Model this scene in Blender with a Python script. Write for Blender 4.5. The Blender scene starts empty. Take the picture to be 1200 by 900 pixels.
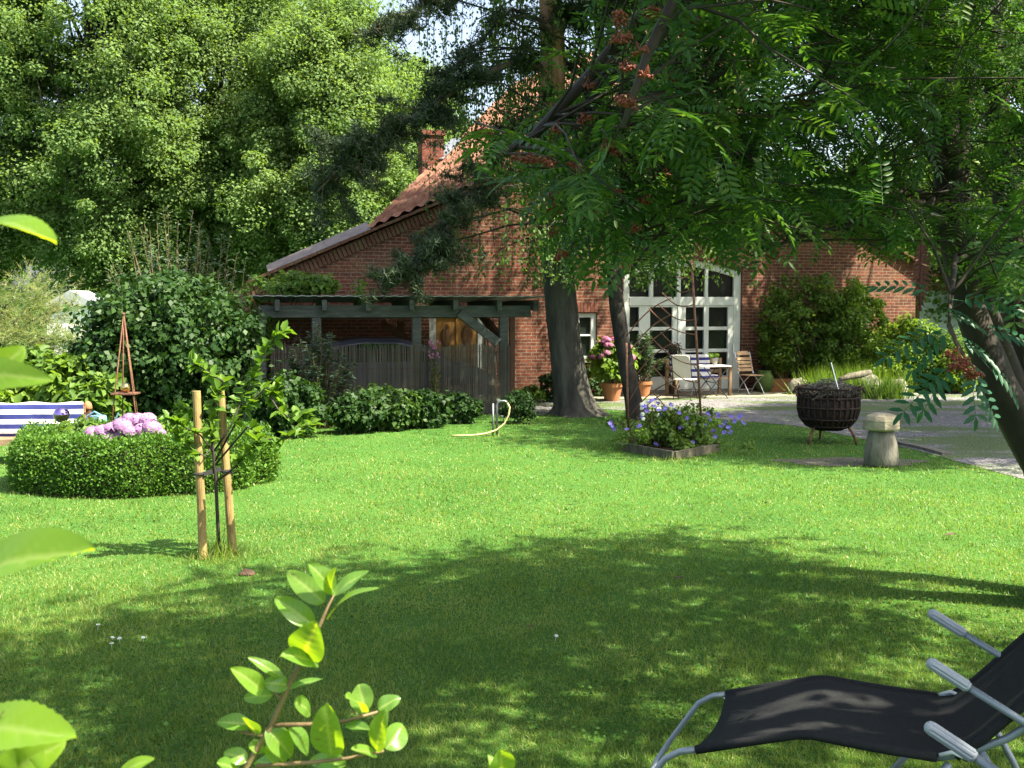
import bpy, bmesh, math, random
import numpy as np
from mathutils import Vector, Matrix
from mathutils.geometry import tessellate_polygon

random.seed(7)
RNG = np.random.default_rng(11)
sc = bpy.context.scene
COL = sc.collection
R = math.radians

# ------------------------------------------------------------------ camera, world, sun, exposure
CAM_H, F_PX, PITCH = 2.05, 1287.0, R(4.0)
cam_d = bpy.data.cameras.new('camera')
cam_d.sensor_width = 36.0
cam_d.lens = 36.0 * F_PX / 1200.0
cam_d.dof.use_dof = True
cam_d.dof.focus_distance = 11.0
cam_d.dof.aperture_fstop = 24
cam_d.clip_start, cam_d.clip_end = 0.05, 2000.0
cam = bpy.data.objects.new('camera', cam_d)
COL.objects.link(cam)
cam.location = (0, 0, CAM_H)
cam.rotation_euler = (math.pi / 2 - PITCH, 0, 0)
sc.camera = cam

SUN_AZ, SUN_EL = R(-24), R(55)          # azimuth measured from +X towards +Y
SUN_DIR = Vector((math.cos(SUN_AZ) * math.cos(SUN_EL), math.sin(SUN_AZ) * math.cos(SUN_EL), math.sin(SUN_EL)))
world = bpy.data.worlds.new('World')
sc.world = world
world.use_nodes = True
wn = world.node_tree.nodes
wl = world.node_tree.links
bg = wn['Background']
sky = wn.new('ShaderNodeTexSky')
sky.sky_type = 'NISHITA'
sky.sun_disc = False
sky.sun_elevation = SUN_EL
sky.sun_rotation = math.pi / 2 - SUN_AZ
sky.dust_density = 4.0
sky.air_density = 1.0
hsv = wn.new('ShaderNodeHueSaturation')
hsv.inputs['Saturation'].default_value = .8
hsv.inputs['Value'].default_value = 1.2
wl.new(sky.outputs[0], hsv.inputs['Color'])
wl.new(hsv.outputs[0], bg.inputs[0])
bg.inputs[1].default_value = 0.085

sun_d = bpy.data.lights.new('sun', 'SUN')
sun_d.energy = 5.0
sun_d.angle = R(0.55)
sun_d.color = (1.0, 0.92, 0.74)
sun = bpy.data.objects.new('sun', sun_d)
COL.objects.link(sun)
sun.rotation_euler = SUN_DIR.to_track_quat('Z', 'Y').to_euler()
sun.location = (0, 0, 60)

vs = sc.view_settings
vs.view_transform = 'Standard'
vs.look = 'None'
vs.exposure = 2.05
vs.gamma = 1.0
vs.use_curve_mapping = False
sc.cycles.max_bounces = 7
sc.cycles.transmission_bounces = 4
sc.cycles.diffuse_bounces = 4
sc.cycles.glossy_bounces = 3
sc.cycles.use_denoising = True
sc.cycles.caustics_reflective = False
sc.cycles.caustics_refractive = False

# ------------------------------------------------------------------ geometry helpers
CP, SP = math.cos(PITCH), math.sin(PITCH)
CAMP = Vector((0, 0, CAM_H))

def ray(px, py):
    a, b = (px - 600) / F_PX, (450 - py) / F_PX
    return Vector((a, CP + b * SP, -SP + b * CP))

def at(px, py, Y):                       # world point at ground distance Y along a sight line
    d = ray(px, py)
    return CAMP + d * (Y / d.y)

def G(px, py, z=0.0):                    # ground point
    d = ray(px, py)
    return CAMP + d * ((z - CAM_H) / d.z)

def on_plane(px, py, P0, N):
    d = ray(px, py)
    t = (Vector(P0) - CAMP).dot(N) / d.dot(N)
    return CAMP + d * t

def project(P):                          # used to shape a crown outline
    P = np.asarray(P, float)
    y = P[..., 1]; z = P[..., 2] - CAM_H
    dep = y * CP - z * SP
    up = y * SP + z * CP
    return 600 + F_PX * P[..., 0] / dep, 450 - F_PX * up / dep

ORG = {}
def tag(o, label=None, cat=None, group=None, kind=None):
    if label: o['label'] = label
    if cat: o['category'] = cat
    if group: o['group'] = group
    if kind: o['kind'] = kind
    return o

def thing(name, label, cat, loc=(0, 0, 0), rz=0.0, group=None):
    o = bpy.data.objects.new(name, None)
    o.empty_display_size = 0.2
    COL.objects.link(o)
    o.location = loc
    o.rotation_euler = (0, 0, rz)
    tag(o, label, cat, group)
    ORG[o.name] = np.array(loc, float)
    return o

def _finish(name, me, mat, parent, smooth, org, top):
    me.materials.append(mat)
    if smooth:
        me.polygons.foreach_set('use_smooth', np.ones(len(me.polygons), bool))
    me.update()
    o = bpy.data.objects.new(name, me)
    COL.objects.link(o)
    if parent is not None:
        o.parent = parent
        ORG[o.name] = ORG.get(parent.name, np.zeros(3))
    else:
        o.location = org
        ORG[o.name] = np.array(org, float)
    return o

class MB:
    """collects shapes; coordinates are world coordinates unless built with local=True"""
    def __init__(s):
        s.v = []; s.f = []
    def add(s, vs_, fs_):
        n = len(s.v)
        s.v.extend([tuple(x) for x in vs_])
        s.f.extend([tuple(i + n for i in f) for f in fs_])
        return s
    def box(s, c, size, M=None, taper=1.0):
        hx, hy, hz = size[0] / 2, size[1] / 2, size[2] / 2
        P = []
        for z, k in ((-hz, 1.0), (hz, taper)):
            for x, y in ((-hx, -hy), (hx, -hy), (hx, hy), (-hx, hy)):
                P.append(Vector((x * k, y * k, z)))
        if M is not None: P = [M @ p for p in P]
        P = [p + Vector(c) for p in P]
        return s.add(P, [(3, 2, 1, 0), (4, 5, 6, 7), (0, 1, 5, 4), (1, 2, 6, 5), (2, 3, 7, 6), (3, 0, 4, 7)])
    def beam(s, a, b, w, h, up=(0, 0, 1)):
        a, b = Vector(a), Vector(b)
        d = (b - a); L = d.length; d.normalize()
        u = Vector(up)
        x = d.cross(u)
        if x.length < 1e-4: x = d.cross(Vector((0, 1, 0)))
        x.normalize(); u = x.cross(d).normalized()
        P = []
        for e in (a, b):
            for sx, sz in ((-1, -1), (1, -1), (1, 1), (-1, 1)):
                P.append(e + x * sx * w / 2 + u * sz * h / 2)
        return s.add(P, [(0, 1, 2, 3), (7, 6, 5, 4), (0, 4, 5, 1), (1, 5, 6, 2), (2, 6, 7, 3), (3, 7, 4, 0)])
    def tube(s, path, rad, seg=8, cap=True):
        pts = [Vector(p) for p in path]
        n = len(pts)
        if not hasattr(rad, '__len__'): rad = [rad] * n
        prev = None; rings = []
        for i, p in enumerate(pts):
            t = (pts[min(i + 1, n - 1)] - pts[max(i - 1, 0)])
            if t.length < 1e-9: t = Vector((0, 0, 1))
            t.normalize()
            if prev is None:
                a = Vector((1, 0, 0)) if abs(t.x) < 0.8 else Vector((0, 1, 0))
                nx = (a - t * a.dot(t)).normalized()
            else:
                nx = prev - t * prev.dot(t)
                nx = nx.normalized() if nx.length > 1e-6 else Vector((1, 0, 0))
            prev = nx; ny = t.cross(nx)
            rings.append([p + (nx * math.cos(2 * math.pi * k / seg) + ny * math.sin(2 * math.pi * k / seg)) * rad[i] for k in range(seg)])
        V = [q for r in rings for q in r]
        Fc = []
        for i in range(n - 1):
            for k in range(seg):
                k2 = (k + 1) % seg
                Fc.append((i * seg + k, i * seg + k2, (i + 1) * seg + k2, (i + 1) * seg + k))
        if cap:
            Fc.append(tuple(range(seg - 1, -1, -1)))
            Fc.append(tuple((n - 1) * seg + k for k in range(seg)))
        return s.add(V, Fc)
    def lathe(s, prof, c=(0, 0, 0), seg=24, wob=0.0, ph=0.0):
        V = []; Fc = []
        for r, z in prof:
            for k in range(seg):
                a = 2 * math.pi * k / seg
                rr = r * (1 + wob * math.sin(3 * a + ph + z * 9) + wob * .6 * math.sin(5 * a + 2 * ph))
                V.append((c[0] + rr * math.cos(a), c[1] + rr * math.sin(a), c[2] + z))
        n = len(prof)
        for i in range(n - 1):
            for k in range(seg):
                k2 = (k + 1) % seg
                Fc.append((i * seg + k, i * seg + k2, (i + 1) * seg + k2, (i + 1) * seg + k))
        Fc.append(tuple(range(seg - 1, -1, -1)))
        Fc.append(tuple((n - 1) * seg + k for k in range(seg)))
        return s.add(V, Fc)
    def ball(s, c, r, seg=16, rings=10, sq=(1, 1, 1), noise=0.0):
        c = Vector(c); V = [c + Vector((0, 0, -r * sq[2]))]
        for i in range(1, rings):
            t = math.pi * i / rings
            for k in range(seg):
                a = 2 * math.pi * k / seg
                q = r * (1 + noise * (random.random() - .5))
                V.append(c + Vector((q * sq[0] * math.sin(t) * math.cos(a), q * sq[1] * math.sin(t) * math.sin(a), -q * sq[2] * math.cos(t))))
        V.append(c + Vector((0, 0, r * sq[2])))
        Fc = []
        for k in range(seg): Fc.append((0, 1 + (k + 1) % seg, 1 + k))
        for i in range(rings - 2):
            for k in range(seg):
                a = 1 + i * seg + k; b = 1 + i * seg + (k + 1) % seg
                Fc.append((a, b, b + seg, a + seg))
        l = len(V) - 1
        for k in range(seg): Fc.append((l, 1 + (rings - 2) * seg + k, 1 + (rings - 2) * seg + (k + 1) % seg))
        return s.add(V, Fc)
    def prism(s, poly, y0, y1):          # polygon in x,z extruded along y
        n = len(poly)
        V = [(x, y0, z) for x, z in poly] + [(x, y1, z) for x, z in poly]
        Fc = [tuple(range(n)), tuple(range(2 * n - 1, n - 1, -1))]
        for i in range(n):
            j = (i + 1) % n
            Fc.append((j, i, n + i, n + j))
        return s.add(V, Fc)
    def slab(s, poly, z0, z1):           # polygon in x,y extruded along z
        n = len(poly)
        V = [(x, y, z0) for x, y in poly] + [(x, y, z1) for x, y in poly]
        Fc = [tuple(range(n - 1, -1, -1)), tuple(range(n, 2 * n))]
        for i in range(n):
            j = (i + 1) % n
            Fc.append((i, j, n + j, n + i))
        return s.add(V, Fc)
    def build(s, name, mat, parent=None, smooth=False, local=False, org=(0, 0, 0), bevel=0.0):
        A = np.array(s.v, float).reshape(-1, 3)
        if not local:
            A = A - (ORG.get(parent.name, np.zeros(3)) if parent is not None else np.array(org, float))
        me = bpy.data.meshes.new(name)
        me.from_pydata(A.tolist(), [], s.f)
        o = _finish(name, me, mat, parent, smooth, org, parent is None)
        if bevel:
            b = o.modifiers.new('bevel', 'BEVEL'); b.width = bevel; b.segments = 2; b.limit_method = 'ANGLE'
        return o

from mathutils import noise as MN
def bark_tube(mb, path, rad, seg=40, step=.06, amp=.06, flare=0.0, seed=0.0):
    """tapered trunk with ridged, fissured bark and root flare modelled in the mesh"""
    pts = [Vector(p) for p in path]; P = []; Rr = []
    for i in range(len(pts) - 1):
        L = (pts[i + 1] - pts[i]).length; n = max(1, int(L / step))
        for k in range(n):
            t = k / n; P.append(pts[i].lerp(pts[i + 1], t)); Rr.append(rad[i] + (rad[i + 1] - rad[i]) * t)
    P.append(pts[-1]); Rr.append(rad[-1])
    for _ in range(3):
        P = [P[0]] + [(P[i - 1] + P[i] * 2 + P[i + 1]) / 4 for i in range(1, len(P) - 1)] + [P[-1]]
    n0 = len(mb.v); V = []; F = []; acc = 0.0
    for i, p in enumerate(P):
        if i: acc += (p - P[i - 1]).length
        for k in range(seg):
            a = 2 * math.pi * k / seg; c, s_ = math.cos(a), math.sin(a)
            q = Vector((c * Rr[0] * 14, s_ * Rr[0] * 14, acc * 1.6 + seed))
            rd = 1 - abs(MN.noise(q)) * 2; r2 = MN.noise(q * 2.6)
            f = 1 + amp * (rd * .9 + r2 * .6) + flare * math.exp(-acc / .22) * (.5 + .5 * math.sin(4 * a + seed))
            r = Rr[i] * f
            V.append(p + Vector((c * r, s_ * r, 0)))
    for i in range(len(P) - 1):
        for k in range(seg):
            k2 = (k + 1) % seg; F.append((i * seg + k, i * seg + k2, (i + 1) * seg + k2, (i + 1) * seg + k))
    mb.add(V, F)

def raw_mesh(name, V, F, mat, parent=None, smooth=False, org=(0, 0, 0), local=False):
    """V (n,3) F (m,k) numpy, all faces the same size"""
    V = np.asarray(V, np.float32)
    if not local:
        V = V - (ORG.get(parent.name, np.zeros(3)) if parent is not None else np.array(org, float)).astype(np.float32)
    F = np.asarray(F, np.int32)
    me = bpy.data.meshes.new(name)
    me.vertices.add(len(V)); me.vertices.foreach_set('co', V.astype(np.float32).ravel())
    m, k = F.shape
    me.loops.add(m * k); me.loops.foreach_set('vertex_index', F.ravel())
    me.polygons.add(m)
    me.polygons.foreach_set('loop_start', np.arange(0, m * k, k, dtype=np.int32))
    me.polygons.foreach_set('loop_total', np.full(m, k, np.int32))
    me.update(calc_edges=True)
    return _finish(name, me, mat, parent, smooth, org, parent is None)

def unit(a):
    return a / np.maximum(np.linalg.norm(a, axis=-1, keepdims=True), 1e-9)

T_DIA = (np.array([[0, 0, 0], [.5, .45, .08], [0, 1, -.04], [-.5, .45, .08]]), np.array([[0, 1, 2, 3]]))
T_LEAF = (np.array([[0, 0, 0], [.42, .3, .1], [.36, .68, .09], [0, 1, -.08], [-.36, .68, .09], [-.42, .3, .1]]),
          np.array([[0, 1, 2, 3], [0, 3, 4, 5]]))
T_TRI = (np.array([[-.5, 0, 0], [.5, 0, 0], [0.1, 1, .05]]), np.array([[0, 1, 2]]))

def compound(pairs=6, droop=.35, wl_=(.085, .30)):
    V = []; F = []
    def leaflet(b, d, L, W, n):
        d = unit(np.array(d, float)); n = np.array(n, float)
        w = unit(np.cross(d, n)) * W
        i = len(V)
        V.extend([b, b + d * L * .35 + w + n * .01, b + d * L * .75 + w * .8, b + d * L - n * .02, b + d * L * .75 - w * .8, b + d * L * .35 - w + n * .01])
        F.extend([(i, i + 1, i + 2, i + 3), (i, i + 3, i + 4, i + 5)])
    for k in range(pairs):
        t = .25 + .68 * k / (pairs - 1)
        b = np.array([0, t, -droop * t * t])
        L = wl_[1] * (1 - .35 * abs(t - .55))
        for s in (-1, 1):
            leaflet(b, (s * .9, .42, -.18), L, wl_[0] * .5, (0, 0, 1))
    leaflet(np.array([0, .95, -droop * .9]), (0, 1, -.6), wl_[1] * .9, wl_[0] * .5, (0, .5, 1))
    i = len(V)
    V.extend([np.array([-.008, 0, 0]), np.array([.008, 0, 0]), np.array([.005, .95, -droop * .9]), np.array([-.005, .95, -droop * .9])])
    F.append((i, i + 1, i + 2, i + 3))
    return np.array(V), np.array(F)

def scatter(P, T, N, size, tmpl, width=1.0):
    """instances of a template: y axis along T, z axis towards N"""
    P = np.asarray(P, float); n = len(P)
    T = unit(np.asarray(T, float)); N = np.asarray(N, float)
    X = unit(np.cross(T, N)); Z = np.cross(X, T)
    V, F = tmpl
    s = np.broadcast_to(np.asarray(size, float), (n,))
    w = np.broadcast_to(np.asarray(width, float), (n,))
    W = (P[:, None, :] + s[:, None, None] * (V[None, :, 0:1] * w[:, None, None] * X[:, None, :] + V[None, :, 1:2] * T[:, None, :] + V[None, :, 2:3] * Z[:, None, :]))
    k = len(V)
    FF = (F[None] + (np.arange(n) * k)[:, None, None]).reshape(-1, F.shape[1])
    return W.reshape(-1, 3), FF

def rnd_dirs(n):
    return unit(RNG.normal(size=(n, 3)))

def join(parts):
    Vs = []; Fs = []; o = 0
    for V, F in parts:
        Vs.append(V); Fs.append(F + o); o += len(V)
    return np.concatenate(Vs), np.concatenate(Fs)

# ------------------------------------------------------------------ materials
def newmat(name):
    m = bpy.data.materials.new(name); m.use_nodes = True
    nt = m.node_tree
    return m, nt, nt.nodes, nt.links, nt.nodes['Principled BSDF']

def ramp(nodes, cols, interp='LINEAR'):
    r = nodes.new('ShaderNodeValToRGB')
    e = r.color_ramp.elements
    r.color_ramp.interpolation = interp
    n = len(cols)
    while len(e) < n: e.new(0.5)
    for i, c in enumerate(cols):
        e[i].position = i / max(n - 1, 1)
        e[i].color = (*c, 1)
    return r

def leafmat(name, cols, trans=.4, tcol=None, rough=.5, spec=.2, nscale=.6, tgain=1.0, isl=.62):
    m, nt, nd, lk, pb = newmat(name)
    geo = nd.new('ShaderNodeNewGeometry')
    tc = nd.new('ShaderNodeTexCoord')
    no = nd.new('ShaderNodeTexNoise'); no.inputs['Scale'].default_value = nscale; no.inputs['Detail'].default_value = 2
    lk.new(tc.outputs['Object'], no.inputs['Vector'])
    mix = nd.new('ShaderNodeMath'); mix.operation = 'MULTIPLY_ADD'
    mix.inputs[1].default_value = isl; 
    ad = nd.new('ShaderNodeMath'); ad.operation = 'MULTIPLY_ADD'; ad.inputs[1].default_value = .9; ad.inputs[2].default_value = -.26
    lk.new(no.outputs[0], ad.inputs[0])
    lk.new(geo.outputs['Random Per Island'], mix.inputs[0]); lk.new(ad.outputs[0], mix.inputs[2])
    rp = ramp(nd, cols); lk.new(mix.outputs[0], rp.inputs[0])
    lk.new(rp.outputs[0], pb.inputs['Base Color'])
    pb.inputs['Roughness'].default_value = rough
    pb.inputs['Specular IOR Level'].default_value = spec
    tr = nd.new('ShaderNodeBsdfTranslucent')
    mul = nd.new('ShaderNodeMix'); mul.data_type = 'RGBA'; mul.blend_type = 'MULTIPLY'; mul.inputs[0].default_value = 1
    lk.new(rp.outputs[0], mul.inputs[6])
    t = tcol or (1.5, 1.5, .5)
    mul.inputs[7].default_value = (t[0] * tgain, t[1] * tgain, t[2] * tgain, 1)
    lk.new(mul.outputs[2], tr.inputs[0])
    ms = nd.new('ShaderNodeMixShader'); ms.inputs[0].default_value = trans
    lk.new(pb.outputs[0], ms.inputs[1]); lk.new(tr.outputs[0], ms.inputs[2])
    lk.new(ms.outputs[0], nd['Material Output'].inputs[0])
    return m

def surf(name, cols, rough=.7, scale=6, detail=6, bump=.2, metal=0.0, stretch=(1, 1, 1), spec=.4, bscale=None, dist=.02):
    m, nt, nd, lk, pb = newmat(name)
    tc = nd.new('ShaderNodeTexCoord'); mp = nd.new('ShaderNodeMapping')
    mp.inputs['Scale'].default_value = stretch
    lk.new(tc.outputs['Object'], mp.inputs[0])
    no = nd.new('ShaderNodeTexNoise'); no.inputs['Scale'].default_value = scale; no.inputs['Detail'].default_value = detail
    no.inputs['Roughness'].default_value = .62
    lk.new(mp.outputs[0], no.inputs['Vector'])
    mr = nd.new('ShaderNodeMapRange'); mr.inputs[1].default_value = .3; mr.inputs[2].default_value = .7
    lk.new(no.outputs[0], mr.inputs[0])
    rp = ramp(nd, cols); lk.new(mr.outputs[0], rp.inputs[0])
    lk.new(rp.outputs[0], pb.inputs['Base Color'])
    pb.inputs['Roughness'].default_value = rough
    pb.inputs['Metallic'].default_value = metal
    pb.inputs['Specular IOR Level'].default_value = spec
    if bump:
        n2 = nd.new('ShaderNodeTexNoise'); n2.inputs['Scale'].default_value = bscale or scale * 4; n2.inputs['Detail'].default_value = 5
        lk.new(mp.outputs[0], n2.inputs['Vector'])
        b = nd.new('ShaderNodeBump'); b.inputs['Strength'].default_value = bump; b.inputs['Distance'].default_value = dist
        lk.new(n2.outputs[0], b.inputs['Height']); lk.new(b.outputs[0], pb.inputs['Normal'])
    return m

def brickmat(name, c1, c2, mort, bw=.25, rh=.078, mo=.011, lichen=.35):
    m, nt, nd, lk, pb = newmat(name)
    tc = nd.new('ShaderNodeTexCoord')
    sep = nd.new('ShaderNodeSeparateXYZ'); cmb = nd.new('ShaderNodeCombineXYZ')
    lk.new(tc.outputs['Object'], sep.inputs[0])
    sm = nd.new('ShaderNodeMath'); sm.operation = 'ADD'
    lk.new(sep.outputs[0], sm.inputs[0]); lk.new(sep.outputs[1], sm.inputs[1])
    lk.new(sm.outputs[0], cmb.inputs[0]); lk.new(sep.outputs[2], cmb.inputs[1])
    wob = nd.new('ShaderNodeTexNoise'); wob.inputs['Scale'].default_value = 5.0; wob.inputs['Detail'].default_value = 3
    lk.new(tc.outputs['Object'], wob.inputs['Vector'])
    va = nd.new('ShaderNodeVectorMath'); va.operation = 'MULTIPLY_ADD'
    va.inputs[1].default_value = (.02, .012, 0)
    lk.new(wob.outputs[1], va.inputs[0]); lk.new(cmb.outputs[0], va.inputs[2])
    bt = nd.new('ShaderNodeTexBrick')
    bt.inputs['Scale'].default_value = 1.0
    bt.inputs['Brick Width'].default_value = bw; bt.inputs['Row Height'].default_value = rh
    bt.inputs['Mortar Size'].default_value = mo; bt.inputs['Mortar Smooth'].default_value = .15
    bt.inputs['Bias'].default_value = -.1
    bt.inputs['Color1'].default_value = (*c1, 1); bt.inputs['Color2'].default_value = (*c2, 1)
    bt.inputs['Mortar'].default_value = (*mort, 1)
    lk.new(va.outputs[0], bt.inputs['Vector'])
    n1 = nd.new('ShaderNodeTexNoise'); n1.inputs['Scale'].default_value = .9; n1.inputs['Detail'].default_value = 6; n1.inputs['Roughness'].default_value = .7
    lk.new(tc.outputs['Object'], n1.inputs['Vector'])
    mr = nd.new('ShaderNodeMapRange'); mr.inputs[1].default_value = .52; mr.inputs[2].default_value = .75
    mr.inputs[4].default_value = lichen
    lk.new(n1.outputs[0], mr.inputs[0])
    mx = nd.new('ShaderNodeMix'); mx.data_type = 'RGBA'
    lk.new(mr.outputs[0], mx.inputs[0]); lk.new(bt.outputs['Color'], mx.inputs[6]); mx.inputs[7].default_value = (.25, .21, .12, 1)
    n2 = nd.new('ShaderNodeTexNoise'); n2.inputs['Scale'].default_value = 14; n2.inputs['Detail'].default_value = 4
    lk.new(tc.outputs['Object'], n2.inputs['Vector'])
    mr2 = nd.new('ShaderNodeMapRange'); mr2.inputs[1].default_value = .3; mr2.inputs[2].default_value = .7; mr2.inputs[3].default_value = .6; mr2.inputs[4].default_value = 1.25
    lk.new(n2.outputs[0], mr2.inputs[0])
    mx2 = nd.new('ShaderNodeMix'); mx2.data_type = 'RGBA'; mx2.blend_type = 'MULTIPLY'; mx2.inputs[0].default_value = 1
    lk.new(mx.outputs[2], mx2.inputs[6]); lk.new(mr2.outputs[0], mx2.inputs[7])
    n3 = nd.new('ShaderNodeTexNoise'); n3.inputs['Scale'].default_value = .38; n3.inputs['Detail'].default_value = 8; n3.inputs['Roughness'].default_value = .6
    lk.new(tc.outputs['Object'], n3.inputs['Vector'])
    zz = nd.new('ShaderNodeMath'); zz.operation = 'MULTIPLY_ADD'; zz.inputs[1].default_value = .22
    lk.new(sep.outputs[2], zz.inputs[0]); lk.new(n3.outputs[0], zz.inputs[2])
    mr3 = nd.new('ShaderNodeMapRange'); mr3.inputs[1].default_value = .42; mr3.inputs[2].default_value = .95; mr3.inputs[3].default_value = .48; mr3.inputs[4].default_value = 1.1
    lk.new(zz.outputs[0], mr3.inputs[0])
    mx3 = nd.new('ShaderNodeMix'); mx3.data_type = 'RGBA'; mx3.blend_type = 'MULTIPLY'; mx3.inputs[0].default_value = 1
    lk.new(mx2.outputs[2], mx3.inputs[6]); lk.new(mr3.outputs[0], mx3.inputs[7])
    lk.new(mx3.outputs[2], pb.inputs['Base Color'])
    pb.inputs['Roughness'].default_value = .85; pb.inputs['Specular IOR Level'].default_value = .2
    b = nd.new('ShaderNodeBump'); b.inputs['Strength'].default_value = .7; b.inputs['Distance'].default_value = .012; b.invert = True
    lk.new(bt.outputs['Fac'], b.inputs['Height']); lk.new(b.outputs[0], pb.inputs['Normal'])
    return m

def stripemat(name, c1, c2, axis, period, duty=.5, rough=.8, off=0.0):
    m, nt, nd, lk, pb = newmat(name)
    tc = nd.new('ShaderNodeTexCoord'); sep = nd.new('ShaderNodeSeparateXYZ')
    lk.new(tc.outputs['Object'], sep.inputs[0])
    a = nd.new('ShaderNodeMath'); a.operation = 'MULTIPLY_ADD'; a.inputs[1].default_value = 1 / period; a.inputs[2].default_value = off
    lk.new(sep.outputs[axis], a.inputs[0])
    fr = nd.new('ShaderNodeMath'); fr.operation = 'FRACT'; lk.new(a.outputs[0], fr.inputs[0])
    gt = nd.new('ShaderNodeMath'); gt.operation = 'GREATER_THAN'; gt.inputs[1].default_value = duty; lk.new(fr.outputs[0], gt.inputs[0])
    mx = nd.new('ShaderNodeMix'); mx.data_type = 'RGBA'
    lk.new(gt.outputs[0], mx.inputs[0]); mx.inputs[6].default_value = (*c1, 1); mx.inputs[7].default_value = (*c2, 1)
    lk.new(mx.outputs[2], pb.inputs['Base Color']); pb.inputs['Roughness'].default_value = rough; pb.inputs['Specular IOR Level'].default_value = .15
    no = nd.new('ShaderNodeTexNoise'); no.inputs['Scale'].default_value = 7; lk.new(tc.outputs['Object'], no.inputs['Vector'])
    b = nd.new('ShaderNodeBump'); b.inputs['Strength'].default_value = .4; b.inputs['Distance'].default_value = .03
    lk.new(no.outputs[0], b.inputs['Height']); lk.new(b.outputs[0], pb.inputs['Normal'])
    return m

M = {}
M['lime_leaf'] = leafmat('lime_leaf', [(.085, .15, .05), (.13, .205, .07), (.17, .245, .095), (.215, .285, .125)], .45, nscale=.3, spec=.04, rough=.8, isl=.35)
M['far_leaf'] = leafmat('far_leaf', [(.05, .10, .025), (.09, .16, .035), (.16, .23, .05)], .4, nscale=.35)
M['rowan_leaf'] = leafmat('rowan_leaf', [(.024, .066, .03), (.04, .098, .034), (.066, .138, .036), (.115, .18, .04)], .46, tcol=(1.35, 1.5, .4), rough=.42, spec=.25, nscale=.5)
M['rowan_leaf_fg'] = leafmat('rowan_leaf_near', [(.02, .075, .045), (.03, .095, .05), (.035, .11, .045)], .3, tcol=(1.3, 1.9, .5), rough=.4)
M['birch_leaf'] = leafmat('birch_leaf', [(.05, .10, .025), (.08, .15, .035), (.13, .20, .05)], .4, nscale=.8)
M['needle'] = leafmat('pine_needle', [(.018, .034, .022), (.03, .052, .028), (.05, .072, .034), (.06, .05, .025)], .12, nscale=.8)
M['dark_leaf'] = leafmat('dark_shrub_leaf', [(.012, .036, .010), (.022, .055, .014), (.036, .08, .018), (.06, .115, .03)], .25, rough=.5, spec=.18, nscale=1.0)
M['mid_leaf'] = leafmat('mid_shrub_leaf', [(.04, .09, .018), (.07, .14, .025), (.12, .20, .035), (.17, .25, .05)], .4, nscale=1.0)
M['dim_leaf'] = leafmat('dim_shrub_leaf', [(.02, .052, .012), (.035, .08, .017), (.06, .115, .024), (.09, .15, .035)], .3, nscale=1.0)  # mid leaf colours darkened to stand for the shade by the screen
M['clover'] = leafmat('clover_leaf', [(.028, .080, .016), (.045, .11, .022), (.07, .145, .03)], .3, rough=.7, spec=.08)
M['bright_leaf'] = leafmat('bright_leaf', [(.08, .15, .025), (.13, .22, .03), (.20, .30, .05)], .45, nscale=1.0)
M['grey_leaf'] = leafmat('grey_green_leaf', [(.045, .085, .055), (.07, .115, .075), (.11, .16, .10)], .25, nscale=1.2)
M['box_leaf'] = leafmat('box_leaf', [(.026, .072, .012), (.052, .125, .017), (.09, .185, .026), (.13, .235, .036)], .3, rough=.45, spec=.2, nscale=2.0)
M['apple_leaf'] = leafmat('apple_leaf', [(.06, .13, .02), (.10, .19, .025), (.15, .25, .035)], .45, rough=.4, nscale=3)
M['fg_leaf'] = leafmat('glossy_leaf', [(.09, .19, .035), (.13, .24, .035), (.18, .30, .04)], .55, tcol=(2.2, 1.9, .2), rough=.28, spec=.6, nscale=3)
M['tamarisk'] = leafmat('tamarisk_feather', [(.11, .18, .06), (.17, .25, .09), (.25, .27, .13), (.33, .23, .15)], .4, nscale=1.2)
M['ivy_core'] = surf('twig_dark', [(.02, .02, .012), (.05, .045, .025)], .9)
M['bark_pine_low'] = surf('pine_bark_grey', [(.020, .019, .014), (.045, .043, .033), (.08, .076, .058)], .9, 5, bump=1.0, stretch=(1, 1, .22), dist=.05, bscale=7)
M['bark_pine_up'] = surf('pine_bark_orange', [(.17, .085, .045), (.33, .175, .10), (.42, .28, .18)], .85, 6, bump=.8, stretch=(1, 1, .5), dist=.03, bscale=10)
M['bark_dark'] = surf('bark_dark', [(.013, .011, .009), (.034, .028, .022), (.06, .052, .04)], .9, 6, bump=.9, stretch=(1, 1, .35), dist=.03, bscale=9)
M['bark_rowan'] = surf('rowan_bark', [(.012, .010, .007), (.028, .021, .014), (.05, .034, .022)], .75, 5, bump=.5, stretch=(1, 1, .6), dist=.02, bscale=14)
M['twig'] = surf('twig_brown', [(.05, .035, .025), (.13, .09, .06)], .8, 12)
M['green_twig'] = surf('green_twig', [(.10, .06, .03), (.16, .12, .05)], .6, 12)
M['bark_birch'] = surf('birch_bark_dark', [(.008, .007, .006), (.02, .017, .013), (.045, .04, .032)], .9, 6, bump=.8, stretch=(1, 1, .5), dist=.03, bscale=9)  # bark coloured darker to stand for the shade on the stem
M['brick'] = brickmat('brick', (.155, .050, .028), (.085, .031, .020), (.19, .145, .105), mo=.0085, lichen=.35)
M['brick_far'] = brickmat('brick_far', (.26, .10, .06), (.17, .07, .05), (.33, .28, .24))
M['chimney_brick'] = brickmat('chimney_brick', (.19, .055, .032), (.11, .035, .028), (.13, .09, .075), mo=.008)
M['lintel_brick'] = surf('lintel_brick', [(.07, .025, .016), (.13, .042, .024), (.16, .065, .038)], .85, 9, bump=.3)
M['tile'] = surf('clay_tile', [(.095, .042, .026), (.185, .078, .045), (.27, .145, .09)], .8, 3.2, bump=.15, bscale=30, dist=.01)
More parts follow.
